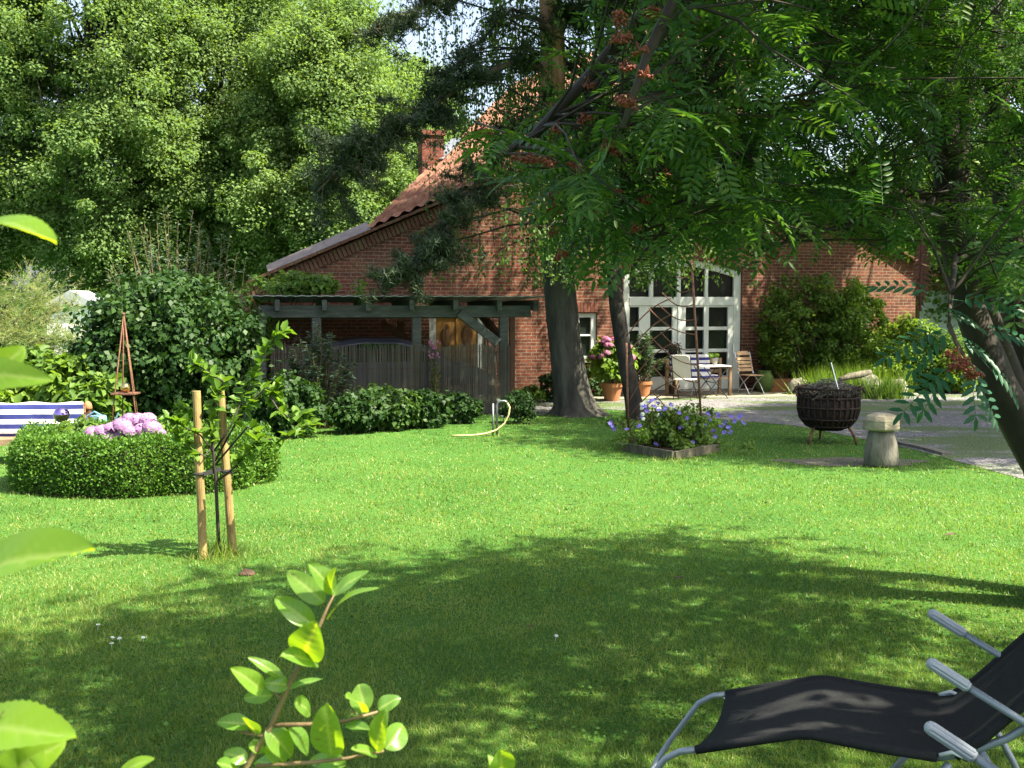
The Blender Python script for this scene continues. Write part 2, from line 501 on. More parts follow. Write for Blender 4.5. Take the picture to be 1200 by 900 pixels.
M['lead'] = surf('lead_sheet', [(.15, .17, .19), (.23, .25, .28)], .5, 4, bump=.1, metal=.3)
M['dark_sheet'] = surf('dark_sheet', [(.10, .075, .07), (.17, .14, .13)], .6, 4, bump=.1)
M['mossy_brick'] = surf('mossy_verge', [(.10, .04, .022), (.125, .06, .033), (.11, .09, .042)], .9, 4, bump=.5)
M['white_paint'] = surf('white_paint', [(.50, .53, .49), (.60, .63, .59)], .5, 5, bump=.08, spec=.4)
M['glass'] = surf('window_glass', [(.010, .013, .012), (.018, .02, .018)], .06, 2, bump=.05, bscale=1.2, spec=.1)
M['door_wood'] = surf('varnished_wood', [(.30, .15, .035), (.42, .22, .06)], .4, 3, bump=.15, stretch=(6, 6, .6))
M['carving'] = surf('carved_wood', [(.10, .045, .012), (.22, .11, .03)], .5, 25, bump=.8)
M['green_wood'] = surf('green_weathered_wood', [(.045, .053, .046), (.075, .086, .075), (.115, .125, .108)], .85, 4, bump=.35, stretch=(1.2, 6, 6))
M['brown_wood'] = surf('brown_beam_wood', [(.07, .035, .02), (.14, .07, .04)], .85, 4, bump=.3)
M['roof_felt'] = surf('corrugated_sheet', [(.22, .24, .25), (.36, .38, .38)], .6, 3, bump=.2)
M['reed'] = leafmat('reed', [(.065, .060, .046), (.11, .102, .08), (.18, .165, .125)], .15, tcol=(1.2, 1.0, .6), rough=.8, spec=.1, nscale=2)
M['stake'] = surf('stake_wood', [(.16, .105, .038), (.26, .18, .065), (.33, .24, .10)], .75, 4, bump=.25, stretch=(4, 4, .6))
M['grey_wood'] = surf('silver_grey_wood', [(.075, .07, .052), (.135, .127, .10), (.19, .18, .145)], .85, 5, bump=.5, stretch=(3, 3, .8))
M['cap_wood'] = surf('cap_wood', [(.13, .112, .07), (.225, .20, .135), (.29, .265, .19)], .85, 4, bump=.5, stretch=(1, 1, 3))
M['rust'] = surf('rusty_iron', [(.055, .028, .018), (.13, .06, .035), (.20, .10, .055)], .8, 12, bump=.4, metal=.2)
M['basket'] = surf('burnt_rust', [(.010, .007, .006), (.025, .015, .011), (.05, .028, .018)], .8, 12, bump=.6, metal=.15)
M['terracotta'] = surf('terracotta', [(.28, .11, .045), (.36, .16, .07)], .8, 6, bump=.1)
M['steel'] = surf('galvanised_steel', [(.16, .17, .17), (.26, .27, .27)], .5, 14, bump=.05, metal=.7)
M['hose'] = surf('hose_rubber', [(.50, .42, .18), (.60, .52, .26)], .5, 10, bump=0)
M['stone'] = surf('field_stone', [(.12, .108, .09), (.21, .19, .16), (.29, .265, .22)], .9, 4, bump=.7, dist=.03)
M['soil'] = surf('bed_soil', [(.035, .024, .016), (.08, .055, .035)], .95, 14, bump=.8)
M['pink'] = leafmat('pink_petal', [(.44, .13, .25), (.52, .20, .33), (.60, .32, .42)], .35, tcol=(1, .9, .9), rough=.6, spec=.1)
M['lilac'] = leafmat('lilac_petal', [(.33, .16, .35), (.42, .24, .42), (.52, .34, .49)], .35, tcol=(1, .9, .95), rough=.6, spec=.1)
M['blue_petal'] = leafmat('blue_petal', [(.13, .11, .46), (.19, .16, .55), (.26, .23, .6)], .35, tcol=(.9, .9, 1), rough=.6, spec=.1)
M['white_petal'] = leafmat('white_petal', [(.75, .75, .72), (.85, .85, .8)], .3, tcol=(1, 1, 1), rough=.6, spec=.1)
M['berry'] = surf('rowan_berry', [(.10, .019, .008), (.19, .04, .014)], .4, 30, bump=0)
M['stripe'] = stripemat('striped_cloth', (.028, .036, .15), (.58, .58, .57), 2, .128, .5, off=-.35)
M['stripe2'] = stripemat('striped_cloth_bench', (.028, .036, .15), (.58, .58, .57), 2, .135, .5, off=.0)
M['bench_wood'] = surf('bench_wood', [(.16, .10, .055), (.28, .19, .11)], .8, 5, bump=.2)
M['slat_wood'] = surf('slat_wood', [(.34, .21, .11), (.46, .31, .18)], .7, 5, bump=.15)
M['white_wood'] = surf('white_wood', [(.66, .62, .52), (.76, .72, .63)], .6, 5, bump=.1)
M['black_iron'] = surf('black_iron', [(.015, .015, .016), (.035, .035, .035)], .5, 10, bump=.1, metal=.3)
M['chrome'] = surf('bright_steel', [(.55, .56, .58), (.7, .7, .72)], .3, 10, bump=0, metal=.9)
M['sling'] = surf('black_sling', [(.012, .013, .014), (.022, .023, .024)], .8, 60, bump=0, spec=.15)
M['frame_grey'] = surf('grey_enamel_tube', [(.20, .235, .265), (.25, .285, .315)], .35, 8, bump=0, metal=.25, spec=.5)
M['grip'] = surf('grey_plastic_grip', [(.27, .30, .33), (.33, .36, .39)], .5, 20, bump=.05)
M['purple_glass'] = surf('purple_mirror_glass', [(.34, .24, .55), (.42, .30, .62)], .06, 2, bump=0, metal=1.0)
M['gold_glass'] = surf('gold_mirror_glass', [(.60, .42, .16), (.68, .50, .22)], .12, 2, bump=0, metal=1.0)
M['car_paint'] = surf('car_paint', [(.20, .19, .28), (.23, .22, .31)], .25, 2, bump=0, metal=.3, spec=.6)
M['car_glass'] = surf('car_glass', [(.01, .012, .014), (.014, .016, .018)], .06, 2, bump=0, spec=.8)
M['rubber'] = surf('rubber', [(.015, .015, .015), (.03, .03, .03)], .85, 20, bump=.2)
M['bark_branch'] = surf('pine_branch_bark', [(.035, .028, .022), (.09, .065, .045), (.15, .11, .075)], .85, 8, bump=.6, bscale=14)
M['old_board'] = surf('old_mossy_board', [(.05, .05, .03), (.10, .09, .06), (.16, .145, .10)], .9, 5, bump=.6, stretch=(3, 3, 1))
M['pale_wall'] = surf('pale_blue_wall', [(.44, .54, .57), (.56, .65, .67)], .7, 1.6, bump=.12, stretch=(1, 1, 6))
M['white_wall'] = surf('white_wall', [(.74, .74, .72), (.82, .82, .80)], .8, 2, bump=.1)
M['blue_plastic'] = surf('blue_plastic', [(.10, .20, .30), (.14, .27, .38)], .4, 6, bump=.05)
M['dark_red'] = surf('dark_red_leaf', [(.055, .012, .010), (.10, .022, .018)], .7, 20, bump=.3)
M['moss'] = surf('moss', [(.05, .09, .02), (.10, .15, .03)], .95, 20, bump=.6)
M['dog_black'] = surf('black_fur', [(.008, .008, .009), (.02, .019, .018)], .8, 30, bump=.8)
M['clod'] = surf('dry_clod', [(.07, .04, .025), (.14, .09, .06)], .95, 20, bump=.8)

# grass and ground
def groundmat():
    m, nt, nd, lk, pb = newmat('lawn_soil')
    tc = nd.new('ShaderNodeTexCoord')
    n1 = nd.new('ShaderNodeTexNoise'); n1.inputs['Scale'].default_value = .7; n1.inputs['Detail'].default_value = 8
    n2 = nd.new('ShaderNodeTexNoise'); n2.inputs['Scale'].default_value = 40; n2.inputs['Detail'].default_value = 6
    for n in (n1, n2): lk.new(tc.outputs['Object'], n.inputs['Vector'])
    a = nd.new('ShaderNodeMath'); a.operation = 'MULTIPLY_ADD'; a.inputs[1].default_value = .5
    lk.new(n1.outputs[0], a.inputs[0])
    b2 = nd.new('ShaderNodeMath'); b2.operation = 'MULTIPLY'; b2.inputs[1].default_value = .5
    lk.new(n2.outputs[0], b2.inputs[0]); lk.new(b2.outputs[0], a.inputs[2])
    rp = ramp(nd, [(.016, .045, .01), (.028, .08, .014), (.045, .12, .02), (.075, .15, .03), (.11, .14, .045)])
    lk.new(a.outputs[0], rp.inputs[0]); lk.new(rp.outputs[0], pb.inputs['Base Color'])
    pb.inputs['Roughness'].default_value = .95; pb.inputs['Specular IOR Level'].default_value = .1
    b = nd.new('ShaderNodeBump'); b.inputs['Strength'].default_value = .8; b.inputs['Distance'].default_value = .03
    lk.new(n2.outputs[0], b.inputs['Height']); lk.new(b.outputs[0], pb.inputs['Normal'])
    return m

def grassmat():
    m, nt, nd, lk, pb = newmat('grass_blade')
    geo = nd.new('ShaderNodeNewGeometry'); tc = nd.new('ShaderNodeTexCoord')
    n1 = nd.new('ShaderNodeTexNoise'); n1.inputs['Scale'].default_value = .9; n1.inputs['Detail'].default_value = 5; n1.inputs['Roughness'].default_value = .65
    lk.new(tc.outputs['Object'], n1.inputs['Vector'])
    a = nd.new('ShaderNodeMath'); a.operation = 'MULTIPLY_ADD'; a.inputs[1].default_value = .6
    lk.new(geo.outputs['Random Per Island'], a.inputs[0])
    s = nd.new('ShaderNodeMapRange'); s.inputs[1].default_value = .3; s.inputs[2].default_value = .7; s.inputs[3].default_value = -.08; s.inputs[4].default_value = .46
    lk.new(n1.outputs[0], s.inputs[0]); lk.new(s.outputs[0], a.inputs[2])
    rp = ramp(nd, [(.048, .112, .020), (.090, .162, .028), (.162, .225, .042), (.245, .295, .07), (.33, .345, .12)])
    lk.new(a.outputs[0], rp.inputs[0]); lk.new(rp.outputs[0], pb.inputs['Base Color'])
    pb.inputs['Roughness'].default_value = .45; pb.inputs['Specular IOR Level'].default_value = .4
    tr = nd.new('ShaderNodeBsdfTranslucent')
    mul = nd.new('ShaderNodeMix'); mul.data_type = 'RGBA'; mul.blend_type = 'MULTIPLY'; mul.inputs[0].default_value = 1
    lk.new(rp.outputs[0], mul.inputs[6]); mul.inputs[7].default_value = (1.25, 1.5, .5, 1)
    lk.new(mul.outputs[2], tr.inputs[0])
    ms = nd.new('ShaderNodeMixShader'); ms.inputs[0].default_value = .45
    lk.new(pb.outputs[0], ms.inputs[1]); lk.new(tr.outputs[0], ms.inputs[2]); lk.new(ms.outputs[0], nd['Material Output'].inputs[0])
    return m

def gravelmat():
    m, nt, nd, lk, pb = newmat('gravel')
    tc = nd.new('ShaderNodeTexCoord')
    vo = nd.new('ShaderNodeTexVoronoi'); vo.inputs['Scale'].default_value = 26
    lk.new(tc.outputs['Object'], vo.inputs['Vector'])
    rp = ramp(nd, [(.065, .06, .062), (.12, .115, .118), (.17, .165, .165), (.25, .24, .235)])
    sepc = nd.new('ShaderNodeSeparateColor'); lk.new(vo.outputs['Color'], sepc.inputs[0])
    lk.new(sepc.outputs[0], rp.inputs[0])
    n1 = nd.new('ShaderNodeTexNoise'); n1.inputs['Scale'].default_value = .55; n1.inputs['Detail'].default_value = 7; n1.inputs['Roughness'].default_value = .65
    mp = nd.new('ShaderNodeMapping'); mp.inputs['Scale'].default_value = (.6, 1.6, 1)
    lk.new(tc.outputs['Object'], mp.inputs[0]); lk.new(mp.outputs[0], n1.inputs['Vector'])
    mr = nd.new('ShaderNodeMapRange'); mr.inputs[1].default_value = .47; mr.inputs[2].default_value = .56
    lk.new(n1.outputs[0], mr.inputs[0])
    mx = nd.new('ShaderNodeMix'); mx.data_type = 'RGBA'; lk.new(mr.outputs[0], mx.inputs[0])
    lk.new(rp.outputs[0], mx.inputs[6]); mx.inputs[7].default_value = (.075, .115, .03, 1)
    lk.new(mx.outputs[2], pb.inputs['Base Color']); pb.inputs['Roughness'].default_value = .9
    b = nd.new('ShaderNodeBump'); b.inputs['Strength'].default_value = 1.0; b.inputs['Distance'].default_value = .03; b.invert = True
    lk.new(vo.outputs[0], b.inputs['Height']); lk.new(b.outputs[0], pb.inputs['Normal'])
    return m
M['fg_close'] = leafmat('close_leaf', [(.14, .25, .03), (.18, .30, .03), (.22, .33, .035)], .65, tcol=(2.2, 1.8, .15), rough=.4, spec=.4, nscale=3)
for k_ in ('fg_leaf', 'fg_close'):                # pale veins and small brown blemishes
    nt = M[k_].node_tree; nd = nt.nodes; lk = nt.links
    rp = [n for n in nd if n.type == 'VALTORGB'][0]
    outs = [l.to_socket for l in rp.outputs[0].links]
    an = nd.new('ShaderNodeAttribute'); an.attribute_name = 'vein'
    mf = nd.new('ShaderNodeMath'); mf.operation = 'MULTIPLY'; mf.inputs[1].default_value = .75
    lk.new(an.outputs['Fac'], mf.inputs[0])
    mx = nd.new('ShaderNodeMix'); mx.data_type = 'RGBA'; lk.new(mf.outputs[0], mx.inputs[0])
    lk.new(rp.outputs[0], mx.inputs[6]); mx.inputs[7].default_value = (.30, .38, .12, 1)
    tc = nd.new('ShaderNodeTexCoord'); no = nd.new('ShaderNodeTexNoise'); no.inputs['Scale'].default_value = 70; no.inputs['Detail'].default_value = 3
    lk.new(tc.outputs['Object'], no.inputs['Vector'])
    mr = nd.new('ShaderNodeMapRange'); mr.inputs[1].default_value = .70; mr.inputs[2].default_value = .76; lk.new(no.outputs[0], mr.inputs[0])
    m2 = nd.new('ShaderNodeMix'); m2.data_type = 'RGBA'; lk.new(mr.outputs[0], m2.inputs[0]); lk.new(mx.outputs[2], m2.inputs[6]); m2.inputs[7].default_value = (.12, .08, .03, 1)
    for o_ in outs: lk.new(m2.outputs[2], o_)
M['bare_patch'] = surf('bare_gritty_earth', [(.05, .048, .033), (.085, .08, .058), (.12, .115, .09)], .95, 9, bump=.8)
M['ground'] = groundmat(); M['grass'] = grassmat(); M['gravel'] = gravelmat()
M['patio'] = surf('pale_sandy_paving', [(.17, .155, .105), (.25, .23, .16), (.31, .285, .21)], .9, 3, bump=.4)

# ------------------------------------------------------------------ ground sheets
def sheet(name, poly, z, mat):
    b = MB(); b.add([(x, y, z) for x, y in poly], [tuple(range(len(poly)))])
    o = b.build(name, mat); tag(o, kind='structure'); return o

sheet('lawn', [(-900, -60), (900, -60), (900, 1500), (-900, 1500)], 0.0, M['ground'])
gp = [(590, 489), (640, 486), (700, 479), (800, 486), (862, 493), (930, 499), (1000, 512), (1075, 528), (1140, 546), (1230, 570), (1330, 600)]
gravel_poly = [tuple(G(x, y)[:2]) for x, y in gp] + [(16, 16), (22, 32), (13, 31), (9, 29.5), (4, 25.4), (-2, 24.2), (-6, 22)]
gravel_poly = gravel_poly + [(-5.5, 20.4), (-.3, 20.9)]
sheet('gravel_yard', gravel_poly, 0.006, M['gravel'])

HO = Vector((-5.67, 23.5, 0)); HA = R(16)
HU = Vector((math.cos(HA), math.sin(HA), 0)); HV = Vector((-math.sin(HA), math.cos(HA), 0))
def house_pt(u, v, z=0): return HO + HU * u + HV * v + Vector((0, 0, z))
def wall_uz(px, py, v=0.0):
    P = on_plane(px, py, HO + HV * v, HV)
    return (P - HO).dot(HU), P.z
pp = [house_pt(5.6, -.02), house_pt(16, -.02), house_pt(16, -2.2), house_pt(11, -1.6), house_pt(6.2, -1.3)]
sheet('patio', [(p.x, p.y) for p in pp], 0.012, M['patio'])

# ------------------------------------------------------------------ brick house
house = thing('brick_house', 'old red brick farmhouse with clay tiled roof and wide white glazed doors', 'house', HO, HA)
def holes_from(px0, py0, px1, py1, arch=0.0):
    u0, z1 = wall_uz(px0, py0); u1, _ = wall_uz(px1, py0); _, z0 = wall_uz((px0 + px1) / 2, py1)
    z1 = wall_uz((px0 + px1) / 2, py0)[1]
    return u0, u1, z0, z1
gd = holes_from(731, 318, 870, 462); gd = (gd[0], gd[1], 0.02, gd[3])
sw = holes_from(655, 367, 700, 421)
wd = holes_from(503, 366, 569, 462); wd = (wd[0], wd[1], 0.02, wd[3])
ARCH = .28
def hole_poly(h, arch=0.0, n=12):
    u0, u1, z0, z1 = h
    P = [(u0, z0), (u1, z0), (u1, z1)]
    if arch:
        for k in range(1, n):
            t = k / n
            P.append((u1 + (u0 - u1) * t, z1 + arch * math.sin(math.pi * t)))
    P.append((u0, z1)); return P
outer = [(0, -.1), (16.6, -.1), (16.6, 3.1), (10, 6.8), (0, 2.5)]
hs = [hole_poly(gd, ARCH), hole_poly(sw), hole_poly(wd)]
b = MB()
pts = [Vector((x, z, 0)) for pl in [outer] + hs for x, z in pl]
tri = tessellate_polygon([[Vector((x, z, 0)) for x, z in pl] for pl in [outer] + hs])
ft = []
for t in tri:
    a, c, d = (pts[i] for i in t)
    cr = (c - a).cross(d - a).z
    ft.append(t if cr > 0 else (t[0], t[2], t[1]))
b.add([(p.x, 0, p.y) for p in pts], ft)
for pl in hs:                                   # reveals
    n = len(pl)
    V = [(x, 0, z) for x, z in pl] + [(x, .3, z) for x, z in pl]
    b.add(V, [((i + 1) % n, i, n + i, n + (i + 1) % n) for i in range(n)])
# side walls and back
b.add([(0, 0, -.1), (0, 0, 2.5), (0, 12, 2.5), (0, 12, -.1)], [(0, 3, 2, 1)])
b.add([(16.6, 0, -.1), (16.6, 0, 3.1), (16.6, 12, 3.1), (16.6, 12, -.1)], [(0, 1, 2, 3)])
b.add([(0, 12, -.1), (16.6, 12, -.1), (16.6, 12, 3.1), (0, 12, 2.5)], [(3, 2, 1, 0)])
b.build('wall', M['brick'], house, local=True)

# segmental / soldier arches above openings (proud of the wall)
for (u0, u1, z0, z1), ar in ((gd, ARCH), (sw, .0), (wd, .0)):
    b = MB()
    n = int((u1 - u0) / .085)
    for k in range(n):
        t = (k + .5) / n
        u = u0 + (u1 - u0) * t
        zz = z1 + ar * math.sin(math.pi * t) + .13
        b.box((u, -.004, zz + .01), (.074, .03, .23))
    b.build('lintel', M['lintel_brick'], house, local=True)

# roof: pantiled slope rising back from the verge
KU, KV = .43, .45
UPd = Vector((KU, KV, KU * KU + KV * KV)); UPd = UPd / math.hypot(KU, KV)       # unit horizontal run
def roof_grid(u_start, u_end, run0, run1, step=.035, row=.34):
    n = int((u_end - u_start) / step); V = []; F = []
    rows = int((run1 - run0) / row)
    m = rows * 2
    ul = Vector((KU, KV)) / math.hypot(KU, KV)
    for j in range(m):
        r_i, top = divmod(j, 2)
        t = run0 + (r_i + top) * row
        for i in range(n + 1):
            us = u_start + i * step
            x = us + ul.x * t; y = -.12 + ul.y * t
            z = 2.62 + KU * us + t * math.hypot(KU, KV)
            ph = (us * ul.y) / .2 * 2 * math.pi
            z += .035 * math.sin(ph) + (.0 if top else .045)
            V.append((x, y, z))
    for j in range(m - 1):
        for i in range(n):
            a = j * (n + 1) + i
            F.append((a, a + 1, a + n + 2, a + n + 1))
    return np.array(V), np.array(F)
uB = wall_uz(428, 262)[0]
V, F = roof_grid(uB, 10.0, 0, 7.4)
roof = raw_mesh('roof', V, F, M['tile'], house, smooth=False, local=True)
b = MB()                                         # roof slopes that fall away behind the hip edge and to the right
ul = Vector((KU, KV)) / math.hypot(KU, KV)
def rp_(us, t, dz=0): return (us + ul.x * t, -.12 + ul.y * t, 2.62 + KU * us + t * math.hypot(KU, KV) + dz)
A0 = rp_(uB, 0, -.03); A1 = rp_(uB, 7.3, -.03); R1 = rp_(10, 7.3, -.03); R0 = rp_(10, 0, -.03)
b.add([A0, A1, (A1[0] - 1, 12, 3.0), (0.2, 8, 2.5), (0.0, 0, 2.52)], [(0, 1, 2, 3), (0, 3, 4)])
b.add([R0, (17.0, -.12, 2.98), (17.0, 12, 2.98), (R1[0], R1[1], R1[2]), ], [(0, 1, 2, 3)])
b.add([A1, R1, (17, 12, 2.98), (A1[0] - 1, 12, 3.0)], [(0, 1, 2, 3)])
b.build('rear_slope', M['tile'], roof, local=True)
b = MB()                                         # dark sheet along the low verge and mossy verge tiles
lo = wall_uz(314, 327)[0]
for (u0, u1, w0, dz) in ((lo, uB + .1, .5, .06),):
    P = [(u0, -.14, 2.55 + KU * u0 + dz), (u1, -.14, 2.55 + KU * u1 + dz), (u1, w0, 2.55 + KU * u1 + dz + .20), (u0, w0, 2.55 + KU * u0 + dz + .16)]
    Q = [(x, y, z - .05) for x, y, z in P]
    b.add(P + Q, [(0, 1, 2, 3), (7, 6, 5, 4), (0, 4, 5, 1), (1, 5, 6, 2), (2, 6, 7, 3), (3, 7, 4, 0)])
b.build('verge_sheet', M['dark_sheet'], house, local=True)
b = MB()
def zl(u): return 2.5 + KU * u
n = 60
for k in range(n):                               # sloped brick verge: a row of tile ends over a row of headers
    u0 = 10.0 * k / n; u1 = 10.0 * (k + .94) / n
    b.beam((u0, -.07, zl(u0) + .07 + random.uniform(-.008, .008)), (u1, -.07, zl(u1) + .07), .2, .06)
for k in range(112):
    u0 = 10.0 * k / 112
    b.beam((u0, -.025, zl(u0) - .14), (u0 + .066, -.025, zl(u0 + .066) - .14), .05, .22)
for k in range(40):
    f = lambda u: 6.8 - (u - 10) * .5606
    u0 = 10 + 6.8 * k / 40; u1 = 10 + 6.8 * (k + .94) / 40
    b.beam((u0, -.07, f(u0) + .07), (u1, -.07, f(u1) + .07), .2, .06)
b.build('verge_course', M['mossy_brick'], house, local=True)
# chimney on the hip edge
CP0 = rp_(uB - .1, 2.9)
b = MB()
b.box((CP0[0], CP0[1] + .1, CP0[2] - .12), (.52, .52, 1.66))
b.box((CP0[0], CP0[1] + .1, CP0[2] + .71), (.60, .60, .12))
ch = b.build('chimney', M['chimney_brick'], house, local=True)
b = MB()
a0 = Vector(rp_(uB + .1, 2.75, .10)); a1 = Vector(rp_(uB + .1, 3.75, .10))
b.beam(a0, a1, .34, .03)
b.build('flashing', M['lead'], ch, local=True)

# glazed doors
def uz_of_px(x): return wall_uz(x, 400, .1)[0]
def z_of_py(y, x=800): return wall_uz(x, y, .1)[1]
u0, u1, z0, z1 = gd
door = None
fr = MB()
Dv = .10
def bar(mb, ua, ub, za, zb, v=Dv, th=.08): mb.box(((ua + ub) / 2, v, (za + zb) / 2), (ub - ua, th, zb - za))
bar(fr, u0 + .003, u0 + .17, .02, z1)
bar(fr, u1 - .19, u1 - .003, .02, z1)
zt0, zt1 = z_of_py(358), z_of_py(348)
bar(fr, u0 + .17, u1 - .19, zt0, zt1, th=.11)
# arched head
n = 14
P = []
for k in range(n + 1):
    t = k / n; P.append((u0 + .003 + (u1 - u0 - .006) * t, z1 - .004 + ARCH * math.sin(math.pi * t)))
inn = [(u0 + .17 + (u1 - u0 - .36) * k / n, z1 - .12 + (ARCH - .04) * math.sin(math.pi * k / n)) for k in range(n + 1)]
for k in range(n):
    fr.prism([P[k], P[k + 1], inn[k + 1], inn[k]][::-1], Dv - .04, Dv + .04)
um = (u0 + .17 + u1 - .19) / 2
ua, ub = uz_of_px(795), uz_of_px(826)
bar(fr, ua - .07, ua + .03, zt1, z1 + .05)
bar(fr, ub - .03, ub + .05, zt1, z1 + .1)
uc = uz_of_px(762); bar(fr, uc - .05, uc + .05, zt1, z1 + .02)
gdoor = fr.build('door_frame', M['white_paint'], house, local=True, bevel=.006)
leaf = MB()
xs = [(uz_of_px(735), uz_of_px(748)), (uz_of_px(761), uz_of_px(787)), (uz_of_px(802.5), uz_of_px(824)), (uz_of_px(829.5), uz_of_px(852))]
ys = [(z_of_py(383), z_of_py(360)), (z_of_py(409), z_of_py(387)), (z_of_py(441), z_of_py(413))]
L0, L1 = u0 + .173, u1 - .193
edges = [L0] + [x for p in xs for x in p] + [L1]
edges[1] = max(edges[1], L0 + .01)
for k in range(0, len(edges), 2):
    bar(leaf, edges[k], edges[k + 1], .07, zt0 - .004, th=.07)
for k in range(1, len(edges) - 1, 2):
    bar(leaf, edges[k] , edges[k + 1], ys[0][1], zt0 - .004, th=.07)
    bar(leaf, edges[k], edges[k + 1], ys[1][1], ys[0][0], th=.06)
    bar(leaf, edges[k], edges[k + 1], ys[2][1], ys[1][0], th=.06)
    bar(leaf, edges[k], edges[k + 1], .07, ys[2][0], th=.06)
bar(leaf, uz_of_px(793), uz_of_px(797), .07, zt0 - .01, v=Dv - .04, th=.03)
leaf.build('glazed_door', M['white_paint'], gdoor, local=True, bevel=.004)
gl = MB(); gl.box(((u0 + u1) / 2, .16, (z1 + .1) / 2), (u1 - u0 - .02, .012, z1 + .3))
gl.build('door_glass', M['glass'], gdoor, local=True)
hd = MB(); hd.box((uz_of_px(858), Dv - .06, 1.05), (.03, .03, .22)); hd.build('door_handle', M['chrome'], gdoor, local=True)
st = MB(); st.box(((u0 + u1) / 2, -.1, .03), (u1 - u0 + .1, .3, .06)); st.build('door_step', M['stone'], house, local=True)

# small window
u0, u1, z0, z1 = sw
fr = MB()
bar(fr, u0 + .003, u0 + .09, z0, z1 - .003); bar(fr, u1 - .13, u1 - .003, z0, z1 - .003)
bar(fr, u0 + .09, u1 - .13, z1 - .1, z1 - .003); bar(fr, u0 + .09, u1 - .13, z0 + .003, z0 + .07)
zm = wall_uz(690, 393)[1]
bar(fr, u0 + .09, u1 - .13, zm - .02, zm + .02); um = (u0 + u1) / 2; bar(fr, um - .05, um + .05, z0 + .07, z1 - .1, th=.07)
w = fr.build('window', M['white_paint'], house, local=True, bevel=.005)
gl = MB(); gl.box((um, .15, (z0 + z1) / 2), (u1 - u0 - .02, .012, z1 - z0 - .02)); gl.build('pane', M['glass'], w, local=True)
sl = MB(); sl.box((um, -.06, z0 - .04), (u1 - u0 + .1, .2, .06)); sl.build('sill', M['stone'], w, local=True)

# carved double door behind the carport
u0, u1, z0, z1 = wd
fr = MB()
bar(fr, u0 + .003, u0 + .16, .02, z1 - .003); bar(fr, u1 - .17, u1 - .003, .02, z1 - .003); bar(fr, u0 + .16, u1 - .17, z1 - .1, z1 - .003)
wf = fr.build('carved_door_frame', M['white_paint'], house, local=True, bevel=.005)
um = (u0 + .16 + u1 - .17) / 2
dl = MB(); bar(dl, u0 + .163, um - .006, .04, z1 - .104, v=.13); bar(dl, um + .006, u1 - .173, .04, z1 - .104, v=.13)
dl.box((um, .08, 1.0), (.05, .03, 1.9))
wdoor = dl.build('carved_door', M['door_wood'], wf, local=True, bevel=.006)
cv = MB()
for uu in ((u0 + .16 + um) / 2, (u1 - .17 + um) / 2):
    for rr, yy, rz in ((.13, .087, .27), (.095, .079, .22)):
        for k in range(1):
            poly = [(uu + rr * math.cos(a) * (abs(math.cos(2 * a)) * .12 + .9), z1 - .53 + rz * math.sin(a)) for a in [2 * math.pi * i / 20 for i in range(20)]]
            cv.prism(poly[::-1], yy - .01, yy + .01)
    cv.box((uu, .085, .6), (.3, .02, .6))
cv.build('carved_panel', M['carving'], wdoor, local=True)

# ------------------------------------------------------------------ carport
CO = G(599, 484); CA = R(12)
CU = Vector((math.cos(CA), math.sin(CA), 0)); CV = Vector((-math.sin(CA), math.cos(CA), 0))
cport = thing('carport', 'low timber carport of grey green beams with a flat sheet roof before the house', 'carport', CO, CA)
def cp_xz(px, py, v=0.0):
    P = on_plane(px, py, CO + CV * v, CV)
    return (P - CO).dot(CU), P.z
xl = cp_xz(296, 352)[0]; xr = cp_xz(633, 345)[0]
zb0, zb1 = cp_xz(450, 372)[1], cp_xz(450, 358)[1]
zr = cp_xz(450, 347)[1]
DEP = 3.3
b = MB(); b.box(((xl + xr) / 2 - .05, 0, (zb0 + zb1) / 2), (xr - xl - .3, .14, zb1 - zb0)); b.build('front_beam', M['green_wood'], cport, local=True, bevel=.008)
b = MB(); b.box(((xl + xr) / 2, DEP - .2, (zb0 + zb1) / 2 - .06), (xr - xl - .3, .14, .2)); b.build('rear_beam', M['brown_wood'], cport, local=True, bevel=.008)
px_posts = (590, 488, 371, 306)
for i, px in enumerate(px_posts):
    x = cp_xz(px, 390)[0]
    b = MB(); b.box((x, 0, zb0 / 2 - .002), (.17, .15, zb0 - .004))
    b.build('post', M['green_wood'], cport, local=True, bevel=.01)
x = cp_xz(599, 420)[0]
b = MB(); b.box((x + .02, .01, .93), (.10, .10, 1.86)); b.build('corner_post', M['brown_wood'], cport, local=True, bevel=.008)
for px in (575, 470, 375):
    x = cp_xz(px, 390, DEP - .2)[0]
    b = MB(); b.box((x, DEP - .2, zb0 / 2 - .08), (.15, .13, zb0 - .05)); b.build('rear_post', M['brown_wood'], cport, local=True, bevel=.008)
for px in (325, 380, 431, 482, 533, 584, 627):
    x = cp_xz(px, 360, -.15)[0]
    b = MB(); b.box((x, DEP / 2 - .22, zb1 + .045 - .04), (.09, DEP + .1, .20))
    b.build('rafter', M['green_wood'], cport, local=True, bevel=.006)
a = cp_xz(537, 366); c = cp_xz(583, 402)
b = MB(); b.beam((a[0], -.08, a[1]), (c[0], -.08, c[1]), .12, .17); b.build('brace', M['green_wood'], cport, local=True, bevel=.008)
b = MB(); b.beam((cp_xz(590, 400)[0], .3, 1.45), (cp_xz(585, 362)[0] - .15, 1.1, 1.9), .1, .14); b.build('brace', M['brown_wood'], cport, local=True)
a = cp_xz(447, 378, DEP - .3); c = cp_xz(482, 402, DEP - .3)
b = MB(); b.beam((a[0], DEP - .33, a[1]), (c[0], DEP - .33, c[1]), .1, .14); b.build('brace', M['brown_wood'], cport, local=True)
nx, V, F = 120, [], []
for j, y in enumerate((-.32, DEP + .1)):
    for i in range(nx + 1):
        x = xl + (xr - xl) * i / nx
        V.append((x, y, zr + .005 - .10 * j + .006 * math.sin(i * 1.35)))
